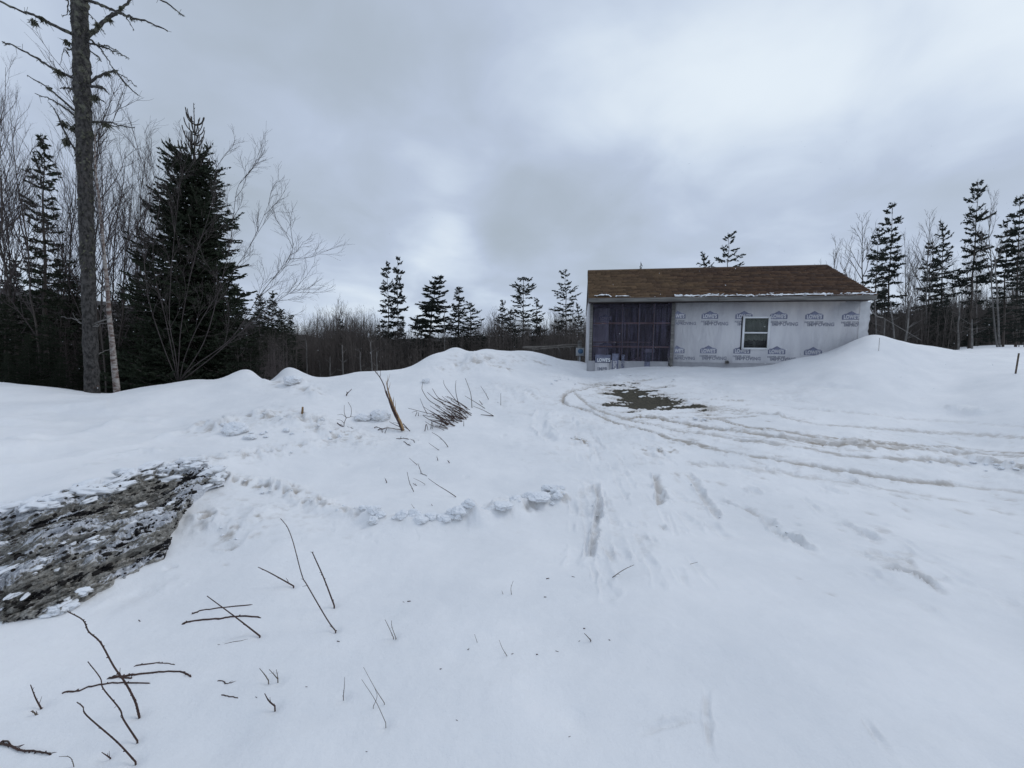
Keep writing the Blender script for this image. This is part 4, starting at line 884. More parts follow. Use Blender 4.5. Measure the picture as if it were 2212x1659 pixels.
limbs = [(z4([(590, 280), (430, 200), (290, 130), (190, 95), (0, 10), (-90, -30)]), .030, 'L'), (z4([(620, 650), (530, 600), (400, 540), (300, 470), (200, 420), (90, 360), (25, 347)]), .026, 'L'),
 (z4([(630, 920), (470, 780), (370, 700), (220, 612)]), .020, 'L'), (z4([(650, 970), (500, 860), (400, 800), (285, 757)]), .018, 'L'), (z4([(620, 1230), (530, 1080), (480, 960), (400, 830)]), .016, 'L'),
 (z4([(630, 725), (540, 710), (485, 715)]), .022, 'L'), (z4([(700, 300), (790, 220), (900, 130), (980, 70), (1050, 0), (1080, -60)]), .036, 'R'),
 (z4([(690, 5), (790, 25), (920, 85), (1050, 135), (1200, 180), (1355, 245)]), .028, 'R'), (z4([(980, 100), (1030, 150), (1085, 240)]), .012, 'R'), (z4([(700, 300), (800, 380), (870, 480), (930, 580)]), .016, 'R'),
 (z4([(700, 340), (860, 395), (960, 430), (1035, 470)]), .016, 'R'), (z4([(800, 355), (900, 385), (990, 440), (1035, 470)]), .008, 'R'), (z4([(710, 665), (800, 620), (860, 595), (930, 575), (1010, 670), (1118, 775)]), .024, 'R'),
 (z4([(950, 590), (1030, 635), (1110, 705)]), .009, 'R'), (z4([(710, 700), (830, 715), (885, 760)]), .024, 'R'), (z4([(740, 990), (860, 985), (960, 1010), (1095, 1037)]), .018, 'R'), (z4([(880, 1010), (960, 1035)]), .012, 'R'),
 (z4([(700, 385), (780, 450), (825, 500)]), .016, 'R'), (z4([(720, 765), (800, 795), (850, 828)]), .014, 'R'), (z4([(550, -30), (545, 100), (505, 135)]), .010, 'L'), (z4([(650, -140), (1000, -110), (1200, -60), (1382, 50), (1490, 130)]), .022, 'R'),
 (z4([(590, 390), (560, 400), (520, 380)]), .012, 'L'), (z4([(570, 470), (520, 400), (480, 520)]), .008, 'L'), (z4([(720, 110), (790, 190), (858, 285)]), .007, 'R'),
 ([(190, 705), (176, 699), (163, 691), (133, 684)], .014, 'P'), ([(176, 699), (165, 690), (156, 676)], .010, 'P'), ([(195, 703), (215, 695), (238, 685)], .020, 'P'), ([(196, 706), (215, 702), (246, 694)], .012, 'P'), ([(192, 640), (203, 633), (245, 618)], .012, 'P'), ([(205, 768), (222, 760), (246, 752)], .012, 'P')]
lich = MB(); rl = random.Random(12)
def lichtuft(p, s, n):
    s *= .55; n = int(n*.8)
    for k in range(n):
        d = nrm(np.array([rl.gauss(0, .6), rl.gauss(0, .6), -1.0+rl.gauss(0, .4)])); L = s*rl.uniform(.4, 1.3); a = p+rvec(rl, s*.22); q = nrm(np.cross(d, rvec(rl)))*s*.13; lich.add([a-q, a+q, a+d*L], [(0, 1, 2)])
for i, (px, ra, sd_) in enumerate(limbs):
    sp_ = smooth_poly(px); n = len(sp_); t_ = np.linspace(0, 1, n); dd = rl.uniform(-.5, .5)
    pts = np.array([P(x, y, YB+dd*tt) for (x, y), tt in zip(sp_, t_)])-tb
    pts += np.array([rvec(rl, .008) for _ in range(n)]); rad_ = ra*(1-.72*t_)+np.array([abs(rl.gauss(0, .10))*ra for _ in range(n)])
    m_ = MB(); m_.tube(pts, rad_, 6); obj('limb', m_.mesh('limb', M_pale if sd_ == 'P' else M_tb, True), big)
    if sd_ != 'P':
        for j in range(n):
            if rl.random() < .55: lichtuft(pts[j], rl.uniform(.03, .10)*(1.3-t_[j]*.6), 14)
            if rl.random() < .3 and ra > .014:
                d = nrm(np.array([rl.uniform(-1, 1), rl.uniform(-.6, .6), rl.uniform(-.8, .4)])); m_ = lich; m_.tube([pts[j], pts[j]+d*rl.uniform(.05, .16)], .003, 3, False)
for p_, s, n in [((272, 190), .20, 70), ((340, 160), .17, 60), ((480, 590), .20, 80), ((400, 720), .14, 50), ((515, 1010), .20, 80), ((540, 1150), .22, 80), ((890, 170), .15, 60), ((795, 215), .16, 70), ((870, 610), .14, 60), ((935, 585), .14, 50), ((860, 1020), .17, 90), ((770, 800), .20, 90), ((1065, 155), .12, 50), ((540, 350), .16, 80), ((810, 710), .14, 60), ((740, 1090), .14, 50), ((980, 75), .13, 60), ((600, 1050), .18, 60), ((750, 260), .15, 60)]:
    lichtuft(P(p_[0]*.2668, p_[1]*.2668-3, YB-.05)-tb, s, n)
for k in range(900):
    z = rl.uniform(2.5, 12); a = rl.uniform(0, 2*PI); x0 = np.interp(z, ch, cxx); p = np.array([x0+.118*math.cos(a), .118*math.sin(a), z]); o_ = np.array([math.cos(a), math.sin(a), 0])
    d = nrm(o_*.7+np.array([0, 0, -1])+rvec(rl, .2)); s = rl.uniform(.02, .06); q = nrm(np.cross(d, o_))*s*.4; lich.add([p-q, p+q, p+d*s*1.4+q*.3, p+d*s], [(0, 1, 2, 3)])
obj('lichen_tufts', lich.mesh('lichen_tufts', M_lichen), big, kind='stuff')

# --- thin birch next to it
def chain_tree(name, label, px_list, Y, radii, mat, cat='tree', twigs=None, nsub=10):
    b0 = basept(px_list[0][0], px_list[0][1], Y, .1); r = thing(name, label, cat, b0); sp_ = smooth_poly(px_list); n = len(sp_)
    pts = np.array([P(x, y, Y) for x, y in sp_])-b0; pts[0, 2] = min(pts[0, 2], 0)-.05; m_ = MB(); m_.tube(pts, np.interp(np.linspace(0, 1, n), np.linspace(0, 1, len(radii)), radii), 7); obj('trunk', m_.mesh('trunk', mat, True), r)
    return r, pts
br, bp = chain_tree('birch_tree', 'thin pale birch stem leaning beside the lichen covered trunk', [(253, 846), (247, 790), (242, 735), (236, 680), (232, 620), (224, 540), (216, 450), (206, 360), (205, 280)], 8.4, [.060, .046, .034, .022, .008], M_birch)
cr = MB(); r2 = random.Random(77)
def sprig(cr, p, d, L, ra, lvl, r, curve=.14):
    m = 4 if lvl < 2 else 3; q = [p]; dd = d
    for i in range(m): dd = nrm(dd+rvec(r, .11)+np.array([0, 0, curve])); q.append(q[-1]+dd*L/m)
    q = np.array(q); cr.tube(q, np.linspace(ra, max(ra*.4, .0015), len(q)), 3, False)
    if lvl >= 3: return
    for j in range((6, 5, 3)[lvl-1]):
        f = .2+.8*(j+r.random())/6; k = min(f, .99)*m; i = min(int(k), m-1); pp = q[i]+(q[i+1]-q[i])*(k-i); bd = nrm(q[i+1]-q[i]); side = nrm(np.cross(bd, rvec(r)))
        sprig(cr, pp, nrm(bd+side*r.uniform(.4, .75)), L*r.uniform(.35, .6), ra*.55, lvl+1, r, curve)
for k in range(16):
    i = int(len(bp)*r2.uniform(.45, .97)); a = r2.uniform(0, 2*PI); sprig(cr, bp[i], nrm(np.array([math.cos(a), math.sin(a), 1.5])), r2.uniform(.8, 1.6), .010, 1, r2)
obj('crown', cr.mesh('crown', M_twig), br)

# --- bare grey trees and saplings at the left
for i, (ax, ay, bx, by, Y_, wd, lb_) in enumerate([(2, 190, 28, 840, 10.5, 1.25, 'bare grey tree at the very left edge of the wood'), (62, 225, 75, 840, 9.6, 1.1, 'bare sapling between the left edge and the thin conifer'), (132, 110, 185, 842, 10.3, .9, 'tall bare tree rising just left of the lichen covered trunk'),
    (236, 215, 228, 842, 9.8, .8, 'slender bare tree rising just right of the lichen covered trunk'), (262, 300, 262, 842, 10.6, .95, 'bare tree between the birch stem and the big dark spruce'), (300, 355, 300, 838, 11.0, 1.0, 'bushy bare sapling left of the big dark spruce'), (-40, 130, -30, 840, 9.4, 1.2, 'bare tree whose branches reach in at left picture edge'), (345, 430, 335, 830, 10.2, .8, 'thin bare sapling against the left side of the big spruce'),
    (180, 330, 150, 840, 11.8, 1.0, 'bare tree behind the lichen covered trunk')]):
    at_px(BR_near[i % 3], ax, ay, bx, by, Y_, lb_, None, wd)
for k in range(9):
    x_ = [-20, 20, 50, 110, 150, 235, 280, 315, 210][k]; at_px(BR_near[k % 3], x_+R_.uniform(-15, 15), R_.uniform(260, 420), x_, 840, 10.5+.35*k, 'thin leafless sapling in the tangle around the lichen covered trunk', 'leafless saplings at left', 1.1)
# many stemmed shrub in front of the big spruce
sb = basept(384, 820, 9.3, .1); shr = thing('bare_shrub', 'wide many stemmed bare shrub in front of the big dark spruce', 'shrub', sb); r2 = random.Random(8)
for px in [[(386, 822), (378, 760), (366, 690), (372, 560), (385, 430), (392, 330)], [(388, 822), (400, 770), (430, 700), (480, 620), (540, 530), (590, 420)], [(388, 822), (420, 790), (500, 730), (560, 640), (622, 560), (635, 525)], [(382, 822), (350, 740), (320, 640), (310, 520), (318, 400), (300, 330)], [(390, 820), (440, 740), (470, 640), (498, 520), (512, 410), (540, 370)],
           [(384, 822), (360, 700), (330, 560), (345, 440), (330, 370)], [(392, 822), (460, 770), (540, 700), (600, 650), (640, 625)], [(384, 822), (392, 700), (420, 560), (455, 450), (470, 340)]]:
    sp_ = smooth_poly(px); n = len(sp_); dy = r2.uniform(-.7, .7); pts = np.array([P(x, y, 9.3+dy*k/n) for k, (x, y) in enumerate(sp_)])-sb; m_ = MB(); m_.tube(pts, np.linspace(.014, .003, n), 4); st = obj('stem', m_.mesh('stem', M_twig), shr)
    cr = MB()
    for k in range(11):
        i = min(n-2, int(n*(.3+.7*(k+r2.random())/11))); bd = nrm(pts[i+1]-pts[i]); sprig(cr, pts[i], nrm(bd*1.2+rvec(r2, .5)), r2.uniform(.45, 1.0), .006, 1, r2, .05)
    obj('twigs', cr.mesh('twigs', M_twig), st)

# --- the big dark spruce
big_sp = kind_spruce('spruce_tree', seed=5, R=.26, base=.03, nwh=56, per=11, droop=.5, uplift=.8, gap=.04, needle=.0095, step=.013, twn=12, tris=5, top_shoots=True, rag=.2, shape=.95, wid=.40)
at_px(big_sp, 421, 222, 408, 825, 10.6, 'big dark spruce with upcurved candle shoots at its tip', None, 1.0)
thin_sp = kind_spruce('spruce_tree', seed=6, R=.13, base=.25, nwh=24, per=6, droop=.2, uplift=.3, gap=.2, needle=.014, step=.03, twn=6, tris=4, rag=.4, shape=.8, tuft=.2)
at_px(thin_sp, 93, 293, 97, 845, 10.8, 'thin see-through conifer left of the lichen covered trunk')
# dark low conifers of the left wood
lowc = [(30, 560, 11.5, 1.2), (-60, 540, 12, 1.3), (88, 575, 12.5, 1.2), (158, 595, 12, 1.1), (130, 560, 15, 1.2), (215, 660, 13, 1.3), (262, 622, 14, 1.1), (302, 610, 13, 1.2), (345, 640, 12, 1.1), (10, 640, 9.8, 1.3), (100, 680, 9.6, 1.2), (290, 690, 11, 1.3), (235, 720, 10.2, 1.2),
        (470, 610, 12.5, 1.1), (512, 625, 13.5, 1.2), (545, 700, 12.0, 1.2), (500, 720, 11.3, 1.3), (562, 636, 19, 1.0), (588, 632, 20, 1.0), (608, 668, 22, 1.0), (628, 680, 24, 1.0), (430, 690, 12.0, 1.3), (-120, 560, 11, 1.2), (60, 720, 9.3, 1.1), (370, 720, 10.2, 1.1), (455, 740, 10.6, 1.2),
        (180, 730, 10.8, 1.3), (330, 750, 10.0, 1.2), (545, 760, 11.5, 1.3), (15, 760, 9.0, 1.2), (130, 770, 9.4, 1.2)]
for i, (ax, ay, Y_, wd) in enumerate(lowc):
    at_px(SP_dense[i % 2], ax, ay, ax+R_.uniform(-8, 8), 830, Y_, *(('dark bushy conifer left of the lichen covered trunk', 'dark low conifers left of the lichen covered trunk') if ax < 185 else ('dark bushy conifer between the birch stem and the big spruce', 'dark low conifers between birch and big spruce') if ax < 400 else ('dark bushy conifer in the shadowy wood right of the big spruce', 'dark low conifers right of the big spruce')), wd)

# --- distinct trees along the middle skyline
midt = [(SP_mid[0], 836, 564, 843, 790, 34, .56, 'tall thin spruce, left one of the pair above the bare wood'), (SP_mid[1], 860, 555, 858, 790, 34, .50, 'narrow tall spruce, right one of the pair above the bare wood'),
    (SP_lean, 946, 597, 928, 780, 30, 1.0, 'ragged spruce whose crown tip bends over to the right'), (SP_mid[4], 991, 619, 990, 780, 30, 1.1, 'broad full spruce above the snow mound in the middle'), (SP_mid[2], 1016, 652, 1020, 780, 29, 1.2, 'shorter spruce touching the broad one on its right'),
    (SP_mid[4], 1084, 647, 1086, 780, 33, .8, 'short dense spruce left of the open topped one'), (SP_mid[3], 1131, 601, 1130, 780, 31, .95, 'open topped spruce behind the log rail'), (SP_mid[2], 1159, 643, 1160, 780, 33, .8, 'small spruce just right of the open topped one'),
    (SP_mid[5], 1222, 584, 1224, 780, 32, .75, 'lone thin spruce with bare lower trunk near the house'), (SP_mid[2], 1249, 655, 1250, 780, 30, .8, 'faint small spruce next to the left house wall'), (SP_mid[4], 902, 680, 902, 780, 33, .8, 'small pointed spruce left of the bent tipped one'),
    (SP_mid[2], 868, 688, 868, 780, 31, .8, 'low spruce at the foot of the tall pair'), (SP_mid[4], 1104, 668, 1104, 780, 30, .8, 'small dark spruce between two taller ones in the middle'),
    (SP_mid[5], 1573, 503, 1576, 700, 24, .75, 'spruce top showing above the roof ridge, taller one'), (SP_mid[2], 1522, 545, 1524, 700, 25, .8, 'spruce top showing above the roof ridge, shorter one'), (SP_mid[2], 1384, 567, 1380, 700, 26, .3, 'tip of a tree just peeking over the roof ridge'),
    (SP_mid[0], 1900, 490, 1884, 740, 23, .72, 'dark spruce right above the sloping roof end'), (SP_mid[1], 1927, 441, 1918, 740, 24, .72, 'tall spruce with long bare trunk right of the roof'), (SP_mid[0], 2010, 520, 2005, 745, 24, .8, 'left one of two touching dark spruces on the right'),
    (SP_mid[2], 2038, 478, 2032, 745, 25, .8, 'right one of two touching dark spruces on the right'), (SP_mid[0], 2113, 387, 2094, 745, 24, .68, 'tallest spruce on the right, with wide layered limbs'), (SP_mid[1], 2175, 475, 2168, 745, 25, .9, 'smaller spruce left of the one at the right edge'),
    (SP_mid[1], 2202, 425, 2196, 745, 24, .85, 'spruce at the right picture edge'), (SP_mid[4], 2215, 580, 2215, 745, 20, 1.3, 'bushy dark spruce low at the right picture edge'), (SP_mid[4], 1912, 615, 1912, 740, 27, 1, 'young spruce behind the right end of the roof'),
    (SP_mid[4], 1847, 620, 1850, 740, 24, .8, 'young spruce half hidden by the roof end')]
for kd, ax, ay, bx, by, Y_, wd, lb_ in midt: at_px(kd, ax, ay, bx, by, Y_, lb_, None, wd)
bmid = [(1805, 518, 1817, 740, 23, 'small rounded bare tree above the sloping roof end'), (1861, 469, 1868, 740, 24, 'taller airy bare tree right of the roof ridge'), (1956, 505, 1962, 740, 25, 'pale bare tree between the long trunked spruce and the touching pair'), (2007, 462, 2000, 740, 23.5, 'bare tree with pale trunk behind the touching dark spruces'),
    (2141, 415, 2152, 740, 23, 'pale forked bare tree right of the tallest spruce'), (1975, 560, 1950, 740, 22, 'thin leaning bare tree in the right wood'), (2060, 560, 2066, 745, 26, 'slim bare tree right of the touching dark spruces')]
for i, (ax, ay, bx, by, Y_, lb_) in enumerate(bmid): at_px(BR_mid[i % 2], ax, ay, bx, by, Y_, lb_, None, [1.1, 1.15, .8, 1, .9, .8, .8][i])

# --- trees of the wood behind, many alike
def wood(n, xr, topf, Yr, kinds, label, group, rnd, wide=(.8, 1.3)):
    for i in range(n):
        x_ = rnd.uniform(*xr); Y_ = rnd.uniform(*Yr)+(8 if x_ > 2070 and i % 5 else 0); ty = topf(x_)+rnd.random()**1.3*45
        at_px(kinds[i % len(kinds)], x_+rnd.uniform(-4, 4), ty, x_, 780, Y_, label, group, rnd.uniform(*wide))
rw_ = random.Random(3)
topm = lambda x: np.interp(x, [590, 640, 690, 720, 800, 850, 930, 1000, 1060, 1100, 1180, 1260], [690, 690, 665, 658, 662, 690, 705, 700, 665, 680, 668, 672])
topr = lambda x: np.interp(x, [1700, 1850, 1900, 1960, 2050, 2130, 2212, 2300], [640, 640, 630, 618, 605, 595, 560, 560])
wood(150, (590, 1290), lambda x: topm(x)-6+10*math.sin(x*.05), (26, 42), BR_far, 'leafless tree in the dense grey wood behind the snow banks', 'leafless trees of the middle wood', rw_)
wood(80, (1840, 2330), topr, (21, 34), BR_far, 'leafless tree in the dense wood right of the house', 'leafless trees of the right wood', rw_)
wood(16, (1860, 2330), lambda x: topr(x)+35, (20, 30), [SP_mid[4], SP_mid[2]], 'small conifer among leafless trees right of the house', 'small conifers of the right wood', rw_, (.9, 1.3))
wood(14, (600, 1280), lambda x: topm(x)+25, (28, 38), [SP_mid[4], SP_mid[2]], 'small conifer standing in the bare middle wood', 'small conifers of the middle wood', rw_, (.8, 1.2))
wood(26, (-150, 640), lambda x: np.interp(x, [-150, 100, 300, 600], [560, 600, 650, 690]), (15, 24), BR_far, 'leafless tree deep in the dark wood at left', 'leafless trees deep in the left wood', rw_)
wood(14, (1880, 2330), lambda x: topr(x)-75, (22, 28), BR_mid, 'tall leafless tree between the spruces right of the house', 'tall leafless trees of the right wood', rw_, (.6, .9))
# pale thin trunks showing against the wood
for i, (ax, ay, bx, Y_) in enumerate([(739, 745, 742, 22), (778, 760, 780, 23), (661, 735, 664, 24), (576, 745, 576, 20), (800, 740, 806, 22), (814, 760, 814, 23), (713, 770, 712, 24), (628, 770, 627, 24), (690, 780, 693, 25), (644, 775, 646, 25), (960, 670, 961, 26), (1924, 650, 1936, 20), (1968, 640, 1950, 19), (2072, 640, 2066, 20), (2100, 690, 2096, 19), (2150, 560, 2156, 20), (1912, 690, 1908, 20), (1890, 640, 1896, 21)]):
    b0 = basept(bx, 790, Y_, .1); tp = P(ax, ay, Y_); r = thing('dead_tree', 'bare pale pole-like trunk standing against the dark wood', 'tree', b0, 'pale pole-like trunks')
    d = tp-b0; m_ = MB(); q = np.array([d*t_+rvec(R_, .012)*(0 < t_ < 1) for t_ in np.linspace(0, 1, 7)]); m_.tube(q, np.linspace(.045, .022, 7), 5); obj('trunk', m_.mesh('trunk', M_pale), r)
    m_ = MB()
    for k in range(7):
        p = q[R_.randint(2, 6)]; a = R_.uniform(0, 6.28); m_.tube([p, p+np.array([math.cos(a)*.5, math.sin(a)*.5, R_.uniform(.1, .5)])], [.012, .004], 3, False)
    obj('limbs', m_.mesh('limbs', M_pale), r)

# --- brush that nobody could count: thin stems and twigs filling the wood
def thicket(name, label, n, xr, Yr, topf, seed, mat, tw=7, hmin=.35, rr=(.010, .032)):
    r = np.random.default_rng(seed); px = r.uniform(*xr, n); Y_ = r.uniform(*Yr, n) if isinstance(Yr, tuple) else np.array([r.uniform(*Yr(x)) for x in px]); V_ = []; F_ = []; k0 = 0
    d0 = np.array([ray(x, 780) for x in px]); bx = d0[:, 0]*Y_; g_ = H0(bx, Y_)
    topz = np.array([P(x, topf(x)+abs(r.normal(0, 1))*28, y)[2] for x, y in zip(px, Y_)])
    mb = MB()
    def seg(a, b_, ra, rb, mb=mb):     # batched triangular prisms
        ax = b_-a; ax /= np.linalg.norm(ax, axis=1)[:, None]+1e-9; s1 = np.cross(ax, np.array([.3, .5, .1])); s1 /= np.linalg.norm(s1, axis=1)[:, None]+1e-9; s2 = np.cross(ax, s1); v = []
        for P_, R in ((a, ra), (b_, rb)):
            for j in range(3): v.append(P_+R[:, None]*(s1*math.cos(j*2.094)+s2*math.sin(j*2.094)))
        v = np.stack(v, 1); m = len(a); base_ = (np.arange(m)*6)[:, None, None]
        q = np.array([[0, 1, 4, 3], [1, 2, 5, 4], [2, 0, 3, 5]])[None]+base_; mb.add(v.reshape(-1, 3), []); k = mb.n-len(v.reshape(-1, 3)); mb.f += [tuple(t_) for t_ in (q.reshape(-1, 4)+k).tolist()]
    h = np.maximum(topz-g_, .8)*(hmin+(1-hmin)*r.random(n)**.6)
    a = np.stack([bx, Y_, g_-.1], 1); ln = r.normal(0, .05, (n, 2))*h[:, None]; mid = a+np.stack([ln[:, 0]*.4, ln[:, 1]*.4, h*.5], 1); tip = a+np.stack([ln[:, 0], ln[:, 1], h], 1); ra = r.uniform(*rr, n)
    seg(a, mid, ra, ra*.7); seg(mid, tip, ra*.7, ra*.25)
    for k in range(tw):
        f = r.uniform(.15, .97, n); p = a+(tip-a)*f[:, None]; an_ = r.uniform(0, 2*PI, n); L = (h*.16*(1.2-f)+.25)*r.uniform(.6, 1.4, n); e = p+np.stack([np.cos(an_)*L*.75, np.sin(an_)*L*.75, L*r.uniform(.15, .95, n)], 1); seg(p, e, ra*.32, ra*.12)
        e2_ = e+np.stack([np.cos(an_+.8)*L*.3, np.sin(an_+.8)*L*.3, L*.45], 1); seg((p+e)/2, e2_, ra*.2, ra*.1)
    obj(name, mb.mesh(name, mat), None, label, 'brush', None, 'stuff')
thicket('thicket', 'dense bare brush filling the wood behind the snow banks', 5600, (560, 1300), (24, 46), lambda x: topm(x)+6, 1, M_twig2, 7)
thicket('thicket', 'dense bare brush filling the wood right of the house', 2900, (1830, 2400), lambda x: (20, 40) if x < 2070 else (33, 48), lambda x: topr(x)+20, 2, M_twig2, 7)
thicket('thicket', 'dark tangled brush filling the wood at left', 1500, (-250, 620), (10.5, 22), lambda x: np.interp(x, [-150, 100, 300, 600], [600, 620, 660, 690]), 3, M_twig, 8, .3, (.006, .016))

# ---------------------------------------------------------------- dirty cut face of the ploughed bank
def ragp(pl, a, sd): q = smooth_poly(pl); r = random.Random(sd); return np.array([(x+r.gauss(0, a*.6), y+r.gauss(0, a)) for x, y in q])
top_px = [(-60, 1108), (0, 1100), (45, 1092), (84, 1080), (140, 1066), (200, 1052), (240, 1044), (280, 1026), (330, 1016), (373, 1010), (435, 1012), (472, 1030), (486, 1046)]
bot_px = [(-60, 1352), (0, 1348), (20, 1346), (60, 1336), (118, 1322), (162, 1302), (218, 1277), (262, 1255), (305, 1228), (348, 1200), (372, 1140), (398, 1098), (440, 1070)]
nt_, ns_ = 620, 300
tp = ragp(top_px, 4.5, 1); bt = ragp(bot_px, 2.5, 2); q = np.linspace(0, len(tp)-1, nt_)
def lerp_poly(pl, q): i = np.minimum(q.astype(int), len(pl)-2); return pl[i]+(pl[i+1]-pl[i])*(q-i)[:, None]
tp = lerp_poly(tp, q); bt = lerp_poly(bt, q)
gk = np.arange(0, nt_, 12).tolist()+[nt_-1]
TT = np.array([ground(*tp[i]) for i in gk]); BB = np.array([ground(*bt[i]) for i in gk])
TT = np.stack([np.interp(np.arange(nt_), gk, TT[:, c]) for c in range(3)], 1); BB = np.stack([np.interp(np.arange(nt_), gk, BB[:, c]) for c in range(3)], 1)
s = np.linspace(0, 1, ns_)[None, :, None]; back = nrm(np.array([-.88, .47, 0])); tot = TT-BB
endf = np.clip(np.minimum(1.0, (nt_-1-np.arange(nt_))/90.0), 0, 1)[:, None, None]**.7
base_ = BB[:, None]+tot[:, None]*(s**1.0)
# push the face out over its foot: an overhang low down, a rounded lip on top
bul = np.sin(np.clip(s, 0, 1)*PI)**.8
base_ = base_ - back[None, None]*bul*.07*endf + np.array([0, 0, 1.0])[None, None]*bul*.085*endf
base_[:, :, 2:3] += -.05*(1-s)**6*1 + 0
pin = (np.clip(s/.03, 0, 1)*np.clip((1-s)/.06, 0, 1))
nrmv = nrm(np.array([.62, -.42, .62]))
sv = np.broadcast_to(s[..., 0], (nt_, ns_)); xn = np.broadcast_to(np.linspace(0, 1, nt_)[:, None], (nt_, ns_))
hgt = np.linalg.norm(tot, axis=1)[:, None]; dirA = nrm(BB[450]-BB[60]); LEN = float(np.linalg.norm(BB[520]-BB[0]))/.85
al_ = base_ @ dirA; he = base_[..., 2]*1.0 + (base_ @ back)*.8
FL = np.stack([al_*.85+he*.2, he*1.35-al_*.28, np.full_like(al_, .3)], -1)      # strata run along the bank
n_big = fbm3(FL, 3.4, 4, 5, .55); n_med = fbm3(FL*np.array([.7, 1.5, 1]), 9, 4, 15, .62, True); n_fin = fbm3(FL*np.array([.8, 1.4, 1]), 30, 4, 25, .65, True)
disp = n_big*.13+n_med*.085+n_fin*.034
base_ = base_+nrmv[None, None]*(disp[..., None])*(pin**.5)*(.25+.75*endf)
base_[:, :, 2] += -.03*(1-pin[..., 0])
rag = fbm2(xn*LEN*7, sv*hgt*7, 5, 71, .65)
AT = np.zeros((nt_, ns_, 4)); AT[..., 3] = 1
n_cl = fbm3(FL*np.array([.8, 1.5, 1]), 5.5, 5, 45, .7)
AT[..., 0] = np.clip(.5+n_cl*1.9-n_med*.5+.18*np.exp(-((sv-.62)/.2)**2)+.35*np.clip(.10-sv, 0, 1)*8, 0, 1)       # dark clods, darker hollows, and shade painted under the overhanging foot
capn = fbm3(FL*np.array([.8, 1.4, 1]), 4.2, 5, 65, .65)
upm = np.clip((sv-.70)*3.2, 0, 1)
cap = capn*1.9+upm*1.0*(.4+1.2*vn2(al_*6, he*9, 77))+np.exp(-((sv-.36-.10*np.sin(xn*7))/.17)**2)*.55+np.clip(.34-xn, 0, 1)*2.6*np.clip(1-sv*1.7, 0, 1)-.20-.3*np.exp(-((sv-.08)/.08)**2)
cap += np.clip((xn-.80)*5, 0, 1)*np.clip(.75-sv, 0, 1)*1.1+np.clip((xn-.93)*14, 0, 1)*.8
AT[..., 1] = np.clip(.53+cap*.6, 0, 1)                      # fresh snow on ledges
snowl = np.clip((AT[..., 1]-.62)*5, 0, 1)                  # the snow has thickness
base_[..., 2] += snowl*.028*pin[..., 0]; AT[..., 2] = 0
M_db, t, b = new_mat('dirty_ice'); b.inputs['Roughness'].default_value = .75; b.inputs['Specular IOR Level'].default_value = .3
at = t.nodes.new('ShaderNodeAttribute'); at.attribute_name = 'wear_shade'; sp = t.nodes.new('ShaderNodeSeparateColor'); t.links.new(at.outputs['Color'], sp.inputs[0])
g = t.nodes.new('ShaderNodeNewGeometry'); v = g.outputs['Position']; mp = t.nodes.new('ShaderNodeMapping'); mp.inputs['Scale'].default_value = (1.5, .55, 1.6); t.links.new(v, mp.inputs[0]); v2 = mp.outputs[0]
ice = mixc(t, ramp(t, noise(t, v2, 30, 6, .72), .36, .64), (.21, .195, .17), (.55, .53, .485))
cl = ramp(t, math_(t, 'ADD', math_(t, 'MULTIPLY', sp.outputs[0], .55), math_(t, 'MULTIPLY', noise(t, v2, 24, 6, .75), .6)), .66, .74)
c_ = mixc(t, cl, ice, (.022, .020, .022))
spn = t.nodes.new('ShaderNodeSeparateXYZ'); t.links.new(g.outputs['Normal'], spn.inputs[0])
sn = ramp(t, math_(t, 'ADD', math_(t, 'ADD', math_(t, 'MULTIPLY', sp.outputs[1], .9), math_(t, 'MULTIPLY', spn.outputs[2], .28)), math_(t, 'MULTIPLY', noise(t, v2, 22, 5, .7), .60)), .95, 1.01)
t.links.new(mixc(t, sn, c_, (.80, .82, .86)), b.inputs['Base Color'])
bn = t.nodes.new('ShaderNodeBump'); bn.inputs['Strength'].default_value = .8; bn.inputs['Distance'].default_value = .015; t.links.new(noise(t, v2, 70, 5, .75), bn.inputs['Height']); t.links.new(bn.outputs[0], b.inputs['Normal'])
bank = obj('dirty_snowbank', grid_mesh('dirty_snowbank', base_, nt_, ns_, M_db, AT), None, 'cut face of a ploughed bank, dirty ice with dark soil and snow', 'snowbank')

# ---------------------------------------------------------------- loose lumps of snow
def ico(sub):
    me = D.meshes.new('i'); import bmesh; bm = bmesh.new(); bmesh.ops.create_icosphere(bm, subdivisions=sub, radius=1); bm.to_mesh(me); bm.free()
    n = len(me.vertices); a = np.empty(n*3); me.vertices.foreach_get('co', a); f_ = [tuple(p.vertices) for p in me.polygons]; D.meshes.remove(me); return a.reshape(-1, 3), f_
I5, F5 = ico(5); I4, F4 = ico(3)
M_chunk, t, b = new_mat('snow_lump'); b.inputs['Roughness'].default_value = .7
g = t.nodes.new('ShaderNodeNewGeometry'); v = g.outputs['Position']; spn = t.nodes.new('ShaderNodeSeparateXYZ'); t.links.new(g.outputs['Normal'], spn.inputs[0])
dm = ramp(t, math_(t, 'SUBTRACT', noise(t, v, 14, 6, .7), math_(t, 'MULTIPLY', spn.outputs[2], .28)), .42, .70)
t.links.new(mixc(t, math_(t, 'MULTIPLY', dm, .5), (.84, .865, .90), (.46, .43, .38)), b.inputs['Base Color'])
bn = t.nodes.new('ShaderNodeBump'); bn.inputs['Strength'].default_value = .5; bn.inputs['Distance'].default_value = .012; t.links.new(noise(t, v, 40, 4, .6), bn.inputs['Height']); t.links.new(bn.outputs[0], b.inputs['Normal'])
